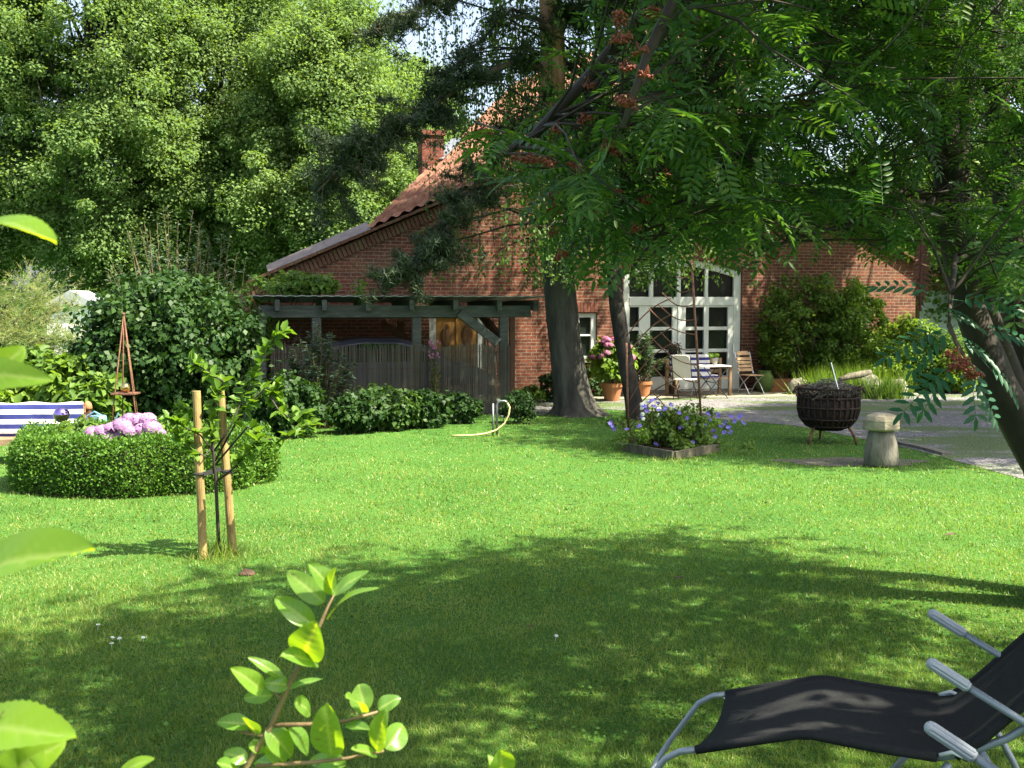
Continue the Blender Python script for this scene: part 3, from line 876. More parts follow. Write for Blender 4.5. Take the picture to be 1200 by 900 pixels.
for j, y in enumerate((-.32, DEP + .1)):
    for i in range(nx + 1):
        x = xl + (xr - xl) * i / nx
        V.append((x, y, zr - .01 - .10 * j + .006 * math.sin(i * 1.35)))
k = nx + 1
b = MB()
fs = [(i, i + 1, k + i + 1, k + i) for i in range(nx)] + [(2 * k + i, 3 * k + i, 3 * k + i + 1, 2 * k + i + 1) for i in range(nx)] + [(i, 2 * k + i, 2 * k + i + 1, i + 1) for i in range(nx)]
b.add(V, fs); b.build('roof_sheet', M['roof_felt'], cport, local=True)

# reed screen hung between the posts
def world_cp(x, y, z): return CO + CU * x + CV * y + Vector((0, 0, z))
xa, xb = cp_xz(318, 440, -.12)[0], cp_xz(597, 440, -.12)[0]
scr = thing('reed_screen', 'brown reed screen with a ragged top along the carport front', 'screen', world_cp((xa + xb) / 2, -.11, 0), CA)
b = MB()
hw = (xb - xa) / 2
nre = 430
ztop = cp_xz(540, 405, -.12)[1]
for i in range(nre):
    x = -hw + 2 * hw * (i + random.random()) / nre
    h = ztop + random.gauss(0, .03) + .02 * math.sin(x * 5)
    w_ = random.uniform(.007, .014)
    tl = random.gauss(0, .012); y = random.uniform(-.012, .012)
    b.beam((x, y, .01), (x + tl, y, h), w_, w_)
b.build('reed_stems', M['reed'], scr, local=True)
b = MB()
for z in (.2, .55, .9, 1.2):
    b.beam((-hw, -.02, z), (hw, -.02, z), .004, .006)
b.build('binding_wire', M['rust'], scr, local=True)

# parked car half hidden behind the screen
xc = cp_xz(452, 420, 1.5)[0]
car = thing('parked_car', 'violet grey car parked under the carport behind the reed screen', 'car', world_cp(xc, 1.55, 0), CA)
prof = [(-2.05, .32), (-2.08, .75), (-1.95, .95), (-1.55, 1.02), (-1.05, 1.36), (-.55, 1.44), (.25, 1.43), (.75, 1.30), (1.25, .98), (1.75, .88), (2.02, .72), (2.08, .45), (2.02, .30)]
b = MB()
for s0, s1, k0, k1 in ((-.80, -.55, .93, 1), (-.55, .55, 1, 1), (.55, .80, 1, .93)):
    def sec(y, k): return [(x * (k * .02 + .98), y, .3 + (z - .3) * k) for x, z in prof]
    A, B = sec(s0, k0), sec(s1, k1); n = len(prof)
    b.add(A + B, [(i, n + i, n + (i + 1) % n, (i + 1) % n) for i in range(n)])
    if s0 == -.80: b.add(A, [tuple(range(n))])
    if s1 == .80: b.add(B, [tuple(range(n - 1, -1, -1))])
cb = b.build('body', M['car_paint'], car, smooth=False, local=True)
for s in (-1, 1):
    g = MB()
    g.prism([(-1.2, .98), (-.95, 1.28), (-.5, 1.35), (.15, 1.34), (.6, 1.22), (.98, .98)], s * .805 - .004, s * .805 + .004)
    g.build('side_window', M['car_glass'], car, local=True)
g = MB(); g.add([(.78, -.6, 1.315), (.78, .6, 1.315), (1.25, .66, 1.012), (1.25, -.66, 1.012)], [(0, 3, 2, 1)]); g.build('windscreen', M['car_glass'], car, local=True)
for x in (-1.3, 1.3):
    for s in (-1, 1):
        t = MB(); Rm = Matrix.Rotation(math.pi / 2, 3, 'X')
        prof_w = [(.20, -.09), (.30, -.09), (.32, -.06), (.32, .06), (.30, .09), (.20, .09)]
        t.lathe(prof_w, seg=20)
        t.v = [tuple(Rm @ Vector(v) + Vector((x, s * .74, .32))) for v in t.v]
        wh = t.build('wheel', M['rubber'], car, local=True)
        r_ = MB(); r_.lathe([(.19, -.092), (.19, .092)], seg=16); r_.v = [tuple(Rm @ Vector(v) + Vector((x, s * .742, .32))) for v in r_.v]
        r_.build('rim', M['chrome'], wh, local=True)

# ------------------------------------------------------------------ trees
def limb(mb, a, b_, r0, r1, seg=6, sag=0.0, n=5, wig=.06):
    a, b_ = Vector(a), Vector(b_); L = (b_ - a).length
    P = []
    for i in range(n + 1):
        t = i / n
        q = a.lerp(b_, t) + Vector((0, 0, sag * L * math.sin(math.pi * t)))
        if 0 < i < n: q += Vector([random.gauss(0, wig * L / n) for _ in range(3)])
        P.append(q)
    mb.tube(P, [r0 + (r1 - r0) * i / n for i in range(n + 1)], seg, cap=False)
    return P

def clump_leaves(C, rad, per, size, up=.55, flat=.7, tmpl=T_DIA, width=.8, shell=.5, jit=.45):
    """leaves round clump centres C with radii rad"""
    n = len(C)
    idx = np.repeat(np.arange(n), per)
    d = rnd_dirs(len(idx))
    r = RNG.uniform(shell, 1.0, len(idx)) ** .6 * (1 + .35 * RNG.normal(size=len(idx)) * (RNG.random(len(idx)) < .35))
    off = d * r[:, None] * rad[idx][:, None]
    off[:, 2] *= flat
    P = C[idx] + off
    N = unit(d * .7 + RNG.normal(size=d.shape) * jit + np.array([0, 0, up]))
    T = unit(np.cross(N, RNG.normal(size=d.shape)) + np.array([0, 0, -.35]))
    s = size * RNG.uniform(.65, 1.35, len(idx))
    return scatter(P, T, N, s, tmpl, width)

def broad_tree(name, label, cat, base, H, crown_c, crown_r, nclump, per, leaf, mat, bark, group=None, trunk_r=.3, clump=.17, up=.5, flat=.7, jit=.45, lobes=0, only_up=False):
    t = thing(name, label, cat, base, 0, group)
    base = Vector(base); cc = Vector(crown_c); cr = np.array(crown_r)
    d = rnd_dirs(nclump)
    if only_up: d[:, 2] = np.abs(d[:, 2]) - .25
    r = RNG.uniform(.35, 1.0, nclump) ** .45
    # lumpy outline
    lob = rnd_dirs(9)
    bump = 1 + .20 * (np.max(d @ lob.T, axis=1) - .75)
    C = np.array(cc) + d * (r * bump)[:, None] * cr
    if lobes:                                    # billows of foliage on the crown surface
        ld = rnd_dirs(lobes); lr = RNG.uniform(.55, .92, lobes)
        LC = np.array(cc) + ld * lr[:, None] * cr; LR = RNG.uniform(.20, .36, lobes) * cr.mean()
        li = RNG.integers(0, lobes, nclump)
        q = rnd_dirs(nclump); q[:, 2] = np.where(RNG.random(nclump) < .75, np.abs(q[:, 2]), q[:, 2])
        C = np.where((RNG.random(nclump) < .24)[:, None], C, LC[li] + q * (RNG.uniform(.2, 1.0, nclump) ** .5 * LR[li])[:, None])
    C = C[C[:, 2] > .4]
    rad = clump * cr.mean() * RNG.uniform(.35, 1.7, len(C))
    mb = MB()
    top = Vector((base.x + random.uniform(-.4, .4), base.y, cc.z + cr[2] * .7))
    n = 8; P = [base.lerp(top, i / n) + (Vector((random.gauss(0, .12), random.gauss(0, .12), 0)) if i else Vector()) for i in range(n + 1)]
    mb.tube(P, [trunk_r * (1.25 if i == 0 else 1 - .85 * i / n) for i in range(n + 1)], 10)
    for i in RNG.choice(len(C), min(len(C), 60), replace=False):
        q = C[i]; h = min(max((q[2] - base.z) * random.uniform(.35, .7), .15 * H), top.z - .3)
        a = base.lerp(top, (h - base.z) / (top.z - base.z))
        limb(mb, a, q, trunk_r * .28, .02, 5, sag=-.06)
    mb.build('trunk', bark, t, smooth=True)
    V, F = clump_leaves(C, rad, per, leaf, up=up, flat=flat, jit=jit)
    raw_mesh('crown', V, F, mat, t)
    return t

def copy_tree(o, loc, rz, s, label, group=None):
    c = o.copy(); COL.objects.link(c)
    c.location = loc; c.rotation_euler = (0, 0, rz); c.scale = (s, s, s)
    c['label'] = label
    if group: c['group'] = group
    for ch in o.children:
        k = ch.copy(); COL.objects.link(k); k.parent = c
        for g in ch.children:
            q = g.copy(); COL.objects.link(q); q.parent = k
    return c

GR = 'tall lime trees behind the garden'
def lime(px, Y, H, label, w=4.3):
    X = (px - 600) / F_PX * Y
    return broad_tree('lime_tree', label, 'tree', (X, Y, 0), H, (X, Y, H * .54), (w, w * .9, H * .47), 1150, 230, .115, M['lime_leaf'], M['bark_dark'], GR, trunk_r=.34, clump=.115, up=.8, flat=.75, jit=.4, lobes=95)
l1 = lime(385, 44, 14.2, 'tall leafy lime tree nearest the house roof, rightmost of its row')
l2 = lime(262, 46, 18.5, 'tall leafy lime tree second from the house, above the dark shrub')
l3 = lime(120, 43, 21.0, 'tall leafy lime tree third from the house, above the feathery tamarisk')
def gx(px, Y): return ((px - 600) / F_PX * Y, Y, 0)
copy_tree(l2, gx(-25, 45), 2.1, .98, 'tall leafy lime tree at the left edge of the picture')
copy_tree(l1, gx(462, 52), 1.0, .95, 'tall leafy lime tree behind the chimney, lower than its neighbours')
copy_tree(l2, gx(330, 56), 3.0, .85, 'tall lime tree in the back row, between the two nearest the house')

fw = np.concatenate([np.array([[x + RNG.normal(0, 3), RNG.uniform(72, 80), RNG.uniform(.5, 8.5)]]) for x in np.repeat(np.linspace(-62, 60, 60), 14)])
V, F = clump_leaves(fw, RNG.uniform(.8, 1.8, len(fw)), 70, .34, up=.5)
fo = raw_mesh('far_wood', V, F, M['far_leaf']); tag(fo, 'distant wood seen through gaps below the lime trees', 'wood', kind='stuff')
GB = 'trees behind the house and outbuilding'
f1 = broad_tree('garden_tree', 'leafy tree rising behind the right end of the house', 'tree', gx(1060, 42), 9, (15.0, 42, 4.6), (3.6, 3.2, 3.6), 230, 120, .19, M['far_leaf'], M['bark_dark'], GB, trunk_r=.25, clump=.2)
copy_tree(f1, gx(1190, 46), 1.7, 1.15, 'leafy tree behind the brick outbuilding at the right edge')
copy_tree(f1, gx(1300, 38), 3.1, 1.0, 'leafy tree standing right of the outbuilding')

# pine with a grey lower and orange upper trunk
pb_ = G(676, 486)
pine = thing('pine_tree', 'tall pine with a thick leaning grey trunk turning orange higher up', 'tree', pb_)
PY = pb_.y
low = [(679, 487, .50), (675, 476, .40), (671, 460, .355), (666, 430, .325), (660, 380, .31), (655, 330, .30), (652, 270, .285)]
up_ = [(652, 270, .285), (650, 200, .265), (647, 140, .25), (648, 60, .235), (645, 0, .22), (642, -80, .19), (640, -180, .15), (640, -270, .08)]
mb = MB(); bark_tube(mb, [at(x, y, PY) for x, y, r in low], [r * .95 for *_, r in low], 56, .05, .075, .35, 3.0)
tr_ = mb.build('trunk', M['bark_pine_low'], pine, smooth=True)
mb = MB(); bark_tube(mb, [at(x, y, PY) for x, y, r in up_], [r * .95 for *_, r in up_], 32, .09, .05, 0, 9.0)
mb.build('upper_trunk', M['bark_pine_up'], tr_, smooth=True)
mb = MB()
tufts = []
def pine_branch(path, r0, dens=26, spread=.42, side=1.0):
    P = [at(x, y, PY + dy) for x, y, dy in path]
    mb.tube(P, [r0 * (1 - .8 * i / (len(P) - 1)) for i in range(len(P))], 7)
    for i in range(len(P) - 1):
        L = (P[i + 1] - P[i]).length
        frac = (i + 1) / (len(P) - 1)
        for _ in range(int(L * 26 * frac)):
            q = P[i].lerp(P[i + 1], random.random())
            d = Vector((random.gauss(0, 1), random.gauss(0, 1), random.gauss(-.1, .55))).normalized() * random.uniform(.2, spread * 1.9) * (.5 + frac * .7)
            limb(mb, q, q + d, .012, .004, 3, n=2)
            for k in range(dens):
                tufts.append(q + d * random.uniform(.25, 1.1) + Vector((random.gauss(0, .07), random.gauss(0, .07), random.gauss(0, .05))))
pine_branch([(634, 80, -.2), (608, 70, -.6), (575, 84, -1), (530, 108, -1.5), (480, 140, -2), (430, 175, -2.4), (395, 200, -2.6), (372, 225, -2.7)], .075, spread=.42)
pine_branch([(640, 115, 0), (600, 160, -.8), (570, 195, -1.2), (545, 235, -1.6), (515, 280, -2), (485, 315, -2.3), (462, 335, -2.4)], .05, spread=.45)
pine_branch([(645, 30, 0), (600, 10, -.5), (560, 50, -1), (530, 80, -1.4), (505, 105, -1.8)], .04, spread=.2, dens=6)
pine_branch([(643, -20, 0), (590, -40, -1), (520, -5, -2), (470, 25, -2.6), (440, 35, -3)], .05, spread=.26, dens=11)
pine_branch([(655, 40, 0), (664, 20, 0), (690, 8, -.5), (740, 0, -1), (800, -20, -1.5)], .09)
pine_branch([(650, 60, 0), (638, 35, -.5), (600, 28, -.8), (585, 25, -1)], .03, dens=4)
pine_branch([(650, -60, 0), (700, -110, -.8), (760, -120, -1.8), (830, -90, -2.6)], .07)
pine_branch([(650, 200, 0), (690, 215, .8), (740, 240, 1.4), (780, 270, 1.8)], .05)
pine_branch([(648, -120, 0), (600, -190, -1), (540, -220, -2), (480, -210, -3)], .06, dens=14)
pine_branch([(642, -200, 0), (690, -240, .5), (740, -250, 1), (800, -220, 2)], .05)
pine_branch([(642, -200, 0), (600, -250, 1.5), (560, -260, 3), (520, -240, 4)], .05)
for ex, ey, ed in ((700, -170, -4.6), (790, -190, -4.2), (640, -190, -4.0), (850, -200, -3.6)):  # high branches out of view, added to shade the lawn by the carport
    pine_branch([(645, -150, 0), ((645 + ex) / 2, (ey - 190) / 2, ed * .5), (ex, ey, ed)], .06, spread=.7, dens=34)
for x, y in ((590, 136), (640, 210), (642, 28)):
    pine_branch([(648, y, 0), ((x + 648) / 2, y - 6, -.3), (x, y, -.6)], .02, dens=0)
mb.build('branch', M['bark_branch'], pine, smooth=True)
Tp = np.array([list(t) for t in tufts])
nn = 11
Pn = np.repeat(Tp, nn, axis=0) + RNG.normal(size=(len(Tp) * nn, 3)) * .02
Dn = unit(RNG.normal(size=Pn.shape) + np.array([0, 0, .25]))
V, F = scatter(Pn, Dn, rnd_dirs(len(Pn)), RNG.uniform(.09, .16, len(Pn)), T_TRI, .16)
raw_mesh('crown', V, F, M['needle'], pine)

# weeping birch: dark stem, long hanging strands
bb = G(746, 491)
birch = thing('weeping_birch', 'weeping birch with a thin dark stem and long hanging strands of small leaves', 'tree', bb)
mb = MB()
BY = bb.y
bp = [(747, 491, .19), (742, 470, .155), (735, 430, .14), (727, 390, .135), (722, 350, .13), (716, 290, .12), (712, 200, .11), (706, 100, .10), (700, 0, .085), (690, -120, .06), (680, -220, .03)]
bpts = [at(x, y, BY + 1.6 * max(0, (350 - y)) / 350) for x, y, r in bp]
bark_tube(mb, bpts, [r for *_, r in bp], 28, .06, .09, .3, 5.0)
LP = []; LT = []
for i in range(120):
    k = random.randint(5, 9)
    a = bpts[k]
    ang = random.uniform(0, 2 * math.pi); rr = random.uniform(.6, 3.6)
    q_ = random.random()
    if q_ < .25: ang = random.uniform(2.5, 3.8)
    elif q_ < .5: ang = random.uniform(-.6, .6)
    e = a + Vector((math.cos(ang) * rr, math.sin(ang) * rr, random.uniform(.0, 1.4)))
    path = limb(mb, a, e, .032, .01, 4, sag=.12, n=5)
    for _ in range(9):
        q = path[random.randint(2, 5)] + Vector((random.gauss(0, .25), random.gauss(0, .25), random.gauss(0, .15)))
        L = random.uniform(1.2, 3.0)
        zmin = 2.35 + random.uniform(0, .8)
        if q.z - L < zmin: L = q.z - zmin
        if L < .3: continue
        sx, sy = random.gauss(0, .06), random.gauss(0, .06)
        pts_ = [q + Vector((sx * t * t * L, sy * t * t * L, -t * L)) for t in (0, .33, .66, 1)]
        mb.tube(pts_, [.006, .005, .004, .003], 3, cap=False)
        m = int(L * 30)
        for j in range(m):
            t = random.random()
            LP.append(q + Vector((sx * t * t * L + random.gauss(0, .05), sy * t * t * L + random.gauss(0, .05), -t * L)))
for i in range(120):                              # unseen upper crown, added and spread forward to shade the carport and lawn
    a = bpts[random.randint(8, 10)]
    ang = random.uniform(-1.9, .5); rr = random.uniform(1.2, 6.2)
    e = a + Vector((math.cos(ang) * rr * .7, math.sin(ang) * rr, random.uniform(-.6, 2.0)))
    if e.z < 7.4: e.z = 7.4 + random.random()
    path = limb(mb, a, e, .035, .01, 4, sag=.1, n=5)
    for _ in range(10):
        q = path[random.randint(2, 5)] + Vector((random.gauss(0, .3), random.gauss(0, .3), random.gauss(0, .2)))
        L = random.uniform(.4, 1.0)
        mb.tube([q, q + Vector((0, 0, -L))], [.005, .003], 3, cap=False)
        for j in range(int(L * 60)): LP.append(q + Vector((random.gauss(0, .07), random.gauss(0, .07), -random.random() * L)))
LP = np.array([list(p) for p in LP])
mb.build('trunk', M['bark_birch'], birch, smooth=True)
T_ = unit(RNG.normal(size=LP.shape) * .5 + np.array([0, 0, -1.0]))
V, F = scatter(LP, T_, rnd_dirs(len(LP)), RNG.uniform(.045, .085, len(LP)), T_DIA, .8)
raw_mesh('crown', V, F, M['birch_leaf'], birch)

# ------------------------------------------------------------------ rowan in the right foreground
RS = .86                                  # distance factor of the whole tree
def atr(x, y, Y): return at(x, y, Y * RS)
RB = Vector((4.55 * RS, 8.6 * RS, 0))
rowan = thing('rowan_tree', 'many-stemmed rowan with feathery leaves and orange berry clusters overhanging the lawn', 'tree', RB)
mb = MB()
def stem(path, seg=10):
    P = [atr(x, y, Y) if y < 1000 else Vector((x, y, Y)) for x, y, Y, r in path]
    mb.tube(P, [r for *_, r in path], seg)
    return P
s1 = [RB] + [atr(x, y, 8.6) for x, y in ((1240, 575), (1200, 505), (1172, 455), (1150, 400), (1133, 350), (1120, 290), (1112, 220), (1106, 130), (1098, 60), (1085, -40), (1075, -140))]
bark_tube(mb, s1, [.20, .155, .14, .125, .11, .10, .095, .09, .085, .075, .06, .04], 28, .05, .05, .3, 7.0)
s2 = [s1[2] + Vector((.05, .05, 0))] + [atr(x, y, 8.8) for x, y in ((1192, 465), (1172, 410), (1150, 350), (1135, 300), (1122, 250), (1128, 150), (1140, 40), (1150, -80))]
mb.tube(s2, [.12, .10, .085, .075, .07, .065, .06, .05, .03], 10)
s3 = [RB + Vector((.1, .2, 0))] + [atr(x, y, 9.2) for x, y in ((1215, 520), (1200, 440), (1190, 360), (1186, 280), (1172, 180), (1165, 60), (1160, -80))]
mb.tube(s3, [.17, .14, .12, .11, .10, .09, .075, .05], 10)
limbs = []
def rl(path, r0):
    P = [atr(x, y, Y) for x, y, Y in path]
    n = len(P)
    mb.tube(P, [r0 * (1 - .82 * i / (n - 1)) for i in range(n)], 7)
    for i in range(n - 1):
        for k in range(6): limbs.append(P[i].lerp(P[i + 1], k / 6))
    return P
rl([(1104, 110, 8.6), (1080, 40, 8.2), (1040, -10, 7.6), (960, -60, 7.0), (860, -50, 6.4), (760, 10, 5.8), (690, 90, 5.4), (625, 160, 5.1), (580, 185, 5.0)], .07)
rl([(1100, 70, 8.6), (1040, 20, 8.0), (960, 15, 7.2), (880, 60, 6.6), (800, 130, 6.0), (740, 210, 5.6), (700, 290, 5.4)], .055)
rl([(1110, 200, 8.6), (1050, 130, 8.0), (980, 110, 7.4), (900, 140, 6.8), (840, 210, 6.4), (800, 270, 6.2)], .05)
rl([(1115, 250, 8.6), (1060, 215, 8.2), (1000, 205, 7.8), (940, 230, 7.4), (890, 270, 7.0)], .035)
rl([(1085, -20, 8.6), (1000, -150, 7.2), (900, -220, 5.8), (780, -220, 4.8), (730, -150, 4.4), (715, -60, 4.2)], .06)
rl([(1085, -20, 8.6), (1000, -100, 6.6), (900, -160, 5.2), (820, -60, 4.6), (760, 60, 4.3), (730, 150, 4.2)], .05)
rl([(1160, 60, 9.2), (1230, -40, 9.5), (1320, -60, 9.6), (1400, 20, 9.6)], .06)
rl([(1165, 100, 9.2), (1120, 60, 9.0), (1050, 50, 8.6), (990, 90, 8.1)], .045)
rl([(1112, 240, 8.6), (1050, 235, 8.1), (990, 265, 7.6), (930, 280, 7.2), (880, 300, 7.0)], .03)
rl([(800, 130, 6.0), (775, 200, 5.8), (755, 260, 5.7), (738, 325, 5.6)], .022)
rl([(690, 90, 5.4), (690, 170, 5.3), (680, 240, 5.3), (668, 300, 5.3)], .018)
rl([(900, 140, 6.8), (870, 190, 6.6), (850, 240, 6.5), (835, 280, 6.4)], .02)
rl([(1060, 215, 8.2), (1045, 255, 8.0), (1030, 300, 7.8)], .018)
rl([(1190, 330, 9.2), (1150, 300, 8.2), (1120, 300, 6.8), (1115, 340, 5.4), (1112, 380, 4.6)], .03)
rl([(1210, 480, 9.0), (1260, 350, 8.6), (1340, 260, 8.2), (1440, 240, 7.8)], .05)  # limbs right of the view, added so their leaves shade the stems
rl([(1200, 440, 9.2), (1270, 300, 9.0), (1330, 160, 8.8), (1400, 100, 8.4)], .05)
rl([(1172, 180, 9.2), (1240, 90, 8.6), (1340, 60, 8.0), (1450, 80, 7.4)], .05)
rl([(1150, 0, 8.8), (1200, -150, 7.5), (1250, -200, 6.2), (1260, -100, 5.2)], .05)
rl([(1085, -60, 8.6), (1000, -260, 8.0), (900, -380, 7.4), (780, -400, 7.0), (650, -330, 6.6)], .06)
rl([(1075, -120, 8.6), (1050, -300, 7.0), (1000, -420, 5.8), (900, -480, 4.8)], .06)
LA = np.array([list(p) for p in limbs])
# twig sites around the limbs; outline of the crown given by where it hangs free
base_i = RNG.integers(0, len(LA), 4600)
S = LA[base_i] + RNG.normal(size=(4600, 3)) * np.array([.5, .45, .38])
px, py = project(S)
yb = np.interp(px, [540, 560, 600, 640, 690, 740, 768, 790, 870, 890, 940, 1000, 1050, 1100, 1150, 1200, 1400], [150, 190, 235, 285, 335, 350, 335, 290, 280, 295, 285, 300, 305, 320, 330, 345, 360])
yt = np.interp(px, [540, 575, 640, 665, 700, 725, 740], [190, 150, 150, 120, 50, 0, -600])
keep = (py < yb - 12) & (py > yt) & (S[:, 2] > 1.9) & (S[:, 1] > 3.0)
sk = (px > 1075) & (px < 1160) & (py > 120) & (py < 345) & (S[:, 1] < 7.5) & (RNG.random(len(S)) < .75)
keep &= ~sk
S = S[keep][:960]; BI = base_i[keep][:960]
CT = compound(6)
PP = []; TT = []; 
for i in range(len(S)):
    a = Vector(LA[BI[i]]); e = Vector(S[i])
    mb.tube([a, a.lerp(e, .3) + Vector((random.gauss(0, .05), random.gauss(0, .05), .05)), a.lerp(e, .65) + Vector((random.gauss(0, .05), random.gauss(0, .05), .07)), e], [.008, .006, .004, .003], 4, cap=False)
    out = (e - a); out = out.normalized() if out.length > .01 else Vector((0, 0, 1))
    for k in range(random.randint(6, 9)):
        d = (out * .5 + Vector((random.gauss(0, 1), random.gauss(0, 1), random.gauss(-.15, .5)))).normalized()
        PP.append(a.lerp(e, random.uniform(.6, 1.0))); TT.append(d)
PP = np.array([list(p) for p in PP]); TT = np.array([list(p) for p in TT])
NN = unit(RNG.normal(size=TT.shape) * .35 + np.array([0, 0, 1.0]))
V, F = scatter(PP, TT, NN, RNG.uniform(.14, .215, len(PP)), CT)
trk = mb.build('trunk', M['bark_rowan'], rowan, smooth=True)
raw_mesh('crown', V, F, M['rowan_leaf'], rowan)
# nearer, bluish drooping spray
P0 = atr(1112, 380, 4.6)
PP = []; TT = []
for (x, y, dx, dz) in ((1100, 345, -.2, .1), (1112, 350, .8, .1), (1105, 385, -.9, -.2), (1115, 395, .9, -.2), (1120, 420, -.6, -.8), (1130, 430, .7, -.7), (1135, 415, .2, -1), (1110, 430, -.9, -.6), (1150, 420, .9, -.5), (1100, 365, .5, 0), (1145, 385, .9, 0), (1120, 380, -.5, -.4)):
    PP.append(list(atr(x, y, 4.5 + random.uniform(-.15, .15)))); TT.append([dx, random.uniform(-.5, .3), dz])
V, F = scatter(np.array(PP), np.array(TT), np.tile([0.05, -.55, .8], (len(PP), 1)), .215, CT)
raw_mesh('drooping_spray', V, F, M['rowan_leaf_fg'], rowan)
mb = MB(); mb.tube([P0, atr(1120, 400, 4.5), atr(1135, 425, 4.45), atr(1150, 436, 4.4)], [.01, .008, .006, .004], 5)
mb.build('spray_twig', M['twig'], rowan)
# berries
def berry_mesh(n, rad, seed):
    random.seed(seed)
    m = MB()
    for i in range(n):
        d = Vector((random.gauss(0, 1), random.gauss(0, 1), random.gauss(0, .55))).normalized() * rad * random.uniform(.35, 1)
        d.z *= .6
        m.ball(d, .0075 * random.uniform(.9, 1.2), 6, 4)
    for k in range(9):
        d = Vector((random.gauss(0, 1), random.gauss(0, 1), -.2)).normalized() * rad * .8
        m.tube([(0, 0, .05), d], .0015, 3, cap=False)
    return m
bproto = [berry_mesh(42, .052, 5), berry_mesh(60, .062, 6), berry_mesh(26, .042, 8)]
bmesh_o = [p.build('berry_cluster', M['berry'], rowan, smooth=True, local=True) for p in bproto]
bspots = [(725, 22, 4.4), (727, 45, 4.4), (750, 60, 4.3), (735, 80, 4.4), (568, 155, 5.0), (606, 186, 5.0), (620, 188, 5.0), (640, 190, 5.1), (652, 152, 5.2), (685, 140, 5.3), (712, 172, 5.2), (722, 178, 5.2), (787, 90, 5.6), (648, 246, 5.3), (650, 272, 5.3), (658, 300, 5.4), (700, 253, 5.4), (745, 268, 5.5), (720, 226, 5.5), (812, 22, 5.8), (798, 4, 5.9), (648, 230, 5.3), (940, 120, 6.8), (958, 198, 7.2), (830, 125, 6.1), (855, 240, 6.5), (880, 296, 7.0), (1163, 322, 8.0), (1118, 418, 4.5), (1130, 432, 4.5), (1140, 440, 4.45), (1124, 428, 4.42), (780, 205, 5.8), (756, 235, 5.6), (905, 300, 7.0), (690, 100, 5.3), (765, 15, 4.6), (675, 195, 5.3), (800, 40, 5.6), (1060, 235, 8.0), (735, 120, 4.3), (756, 88, 4.4)]
bo = Vector(ORG[rowan.name])
for i, (x, y, Y) in enumerate(bspots):
    src = bmesh_o[i % 3]
    c = src if i < 3 else src.copy()
    if i >= 3:
        COL.objects.link(c); c.parent = rowan
    c.location = atr(x, y, Y - .35) - bo; c.scale = (.66, .66, .66)
    c.rotation_euler = (random.uniform(-.4, .4), random.uniform(-.4, .4), random.uniform(0, 6))
random.seed(21)

# dark red feathered frond hanging from the rowan
fp = at(1080, 288, 4.0)
FS = .62
fr_t = thing('hanging_frond', 'dark red withered feather-shaped frond hanging below the rowan branches', 'frond', fp); fr_t.scale = (FS, FS, FS)
b = MB()
n = 13
for k in range(n):
    t = k / (n - 1)
    z = -.36 * t
    w = .062 * math.sin(math.pi * min(1, .18 + t * .8)) + .008
    for s in (-1, 1):
        b.add([(0, 0, z + .014), (s * w * .6, -.01, z - .002), (s * w, -.015, z - .035), (s * w * .5, -.008, z - .018), (0, 0, z - .014)], [(0, 1, 2, 3, 4) if s < 0 else (4, 3, 2, 1, 0)])
b.tube([(0, 0, .02), (0, 0, -.38)], .008, 6)
b.build('blades', M['dark_red'], fr_t, local=True)
b = MB(); b.tube([(0, 0, .02), (.02, 0, .1), (0, .03, .22)], .003, 4); b.build('hanging_stalk', M['twig'], fr_t, local=True)

# tree outside the frame on the right that shades the near lawn
broad_tree('garden_tree', 'spreading tree beside the lawn just outside the right of the picture', 'tree', (8.6, 3.0, 0), 9, (3.7, 3.3, 5.9), (5.4, 2.5, 2.0), 380, 62, .12, M['rowan_leaf'], M['bark_dark'], None, trunk_r=.2, clump=.16)

broad_tree('garden_tree', 'tall tree beside the gravel yard outside the right of the picture', 'tree', (14.4, 15.5, 0), 14, (11.2, 14.9, 9.7), (4.6, 3.6, 3.4), 400, 120, .14, M['far_leaf'], M['bark_dark'], None, trunk_r=.25, clump=.17)
broad_tree('garden_tree', 'overhanging tree behind the rowan near the right corner of the house', 'tree', (13.6, 25.6, 0), 11, (9.2, 25.0, 8.7), (3.2, 2.0, 2.0), 220, 90, .13, M['far_leaf'], M['bark_dark'], None, trunk_r=.2, clump=.17)  # crown hidden by the rowan, put in to shade door and wall
broad_tree('garden_tree', 'broad tree farther along the gravel yard at the right edge of the picture', 'tree', (15.2, 20.8, 0), 11, (13.8, 19.6, 7.4), (4.0, 2.3, 3.2), 320, 110, .14, M['far_leaf'], M['bark_dark'], None, trunk_r=.25, clump=.17)

# ------------------------------------------------------------------ shrubs
def shrub(name, label, cat, c, r, nclump, per, leaf, mat, group=None, clump=.28, up=.4, stems=10, width=.7, tmpl=T_DIA, stemmat=None, flat=.8, z0=.0):
    X, Y = c[0], c[1]
    t = thing(name, label, cat, (X, Y, 0), 0, group)
    d = rnd_dirs(nclump)
    rr = RNG.uniform(.25, 1, nclump) ** .5
    C = np.array([X, Y, c[2]]) + d * rr[:, None] * np.array(r)
    C = C[C[:, 2] > z0 + .05]
    rad = clump * np.mean(r) * RNG.uniform(.5, 1.4, len(C))
    V, F = clump_leaves(C, rad, per, leaf, up=up, tmpl=tmpl, width=width, shell=.15, flat=flat)
    V[:, 2] = np.maximum(V[:, 2], .01)
    raw_mesh('foliage', V, F, mat, t)
    mb = MB()
    for i in RNG.choice(len(C), min(stems, len(C)), replace=False):
        limb(mb, (X + random.gauss(0, .08 * r[0]), Y + random.gauss(0, .08 * r[1]), 0), C[i], .012 + .01 * max(r), .006, 5, sag=.05)
    mb.build('stem', stemmat or M['twig'], t, smooth=True)
    return t

def gp_(px, py): 
    p = G(px, py); return p.x, p.y
def size_at(px, Y): return px / F_PX * Y

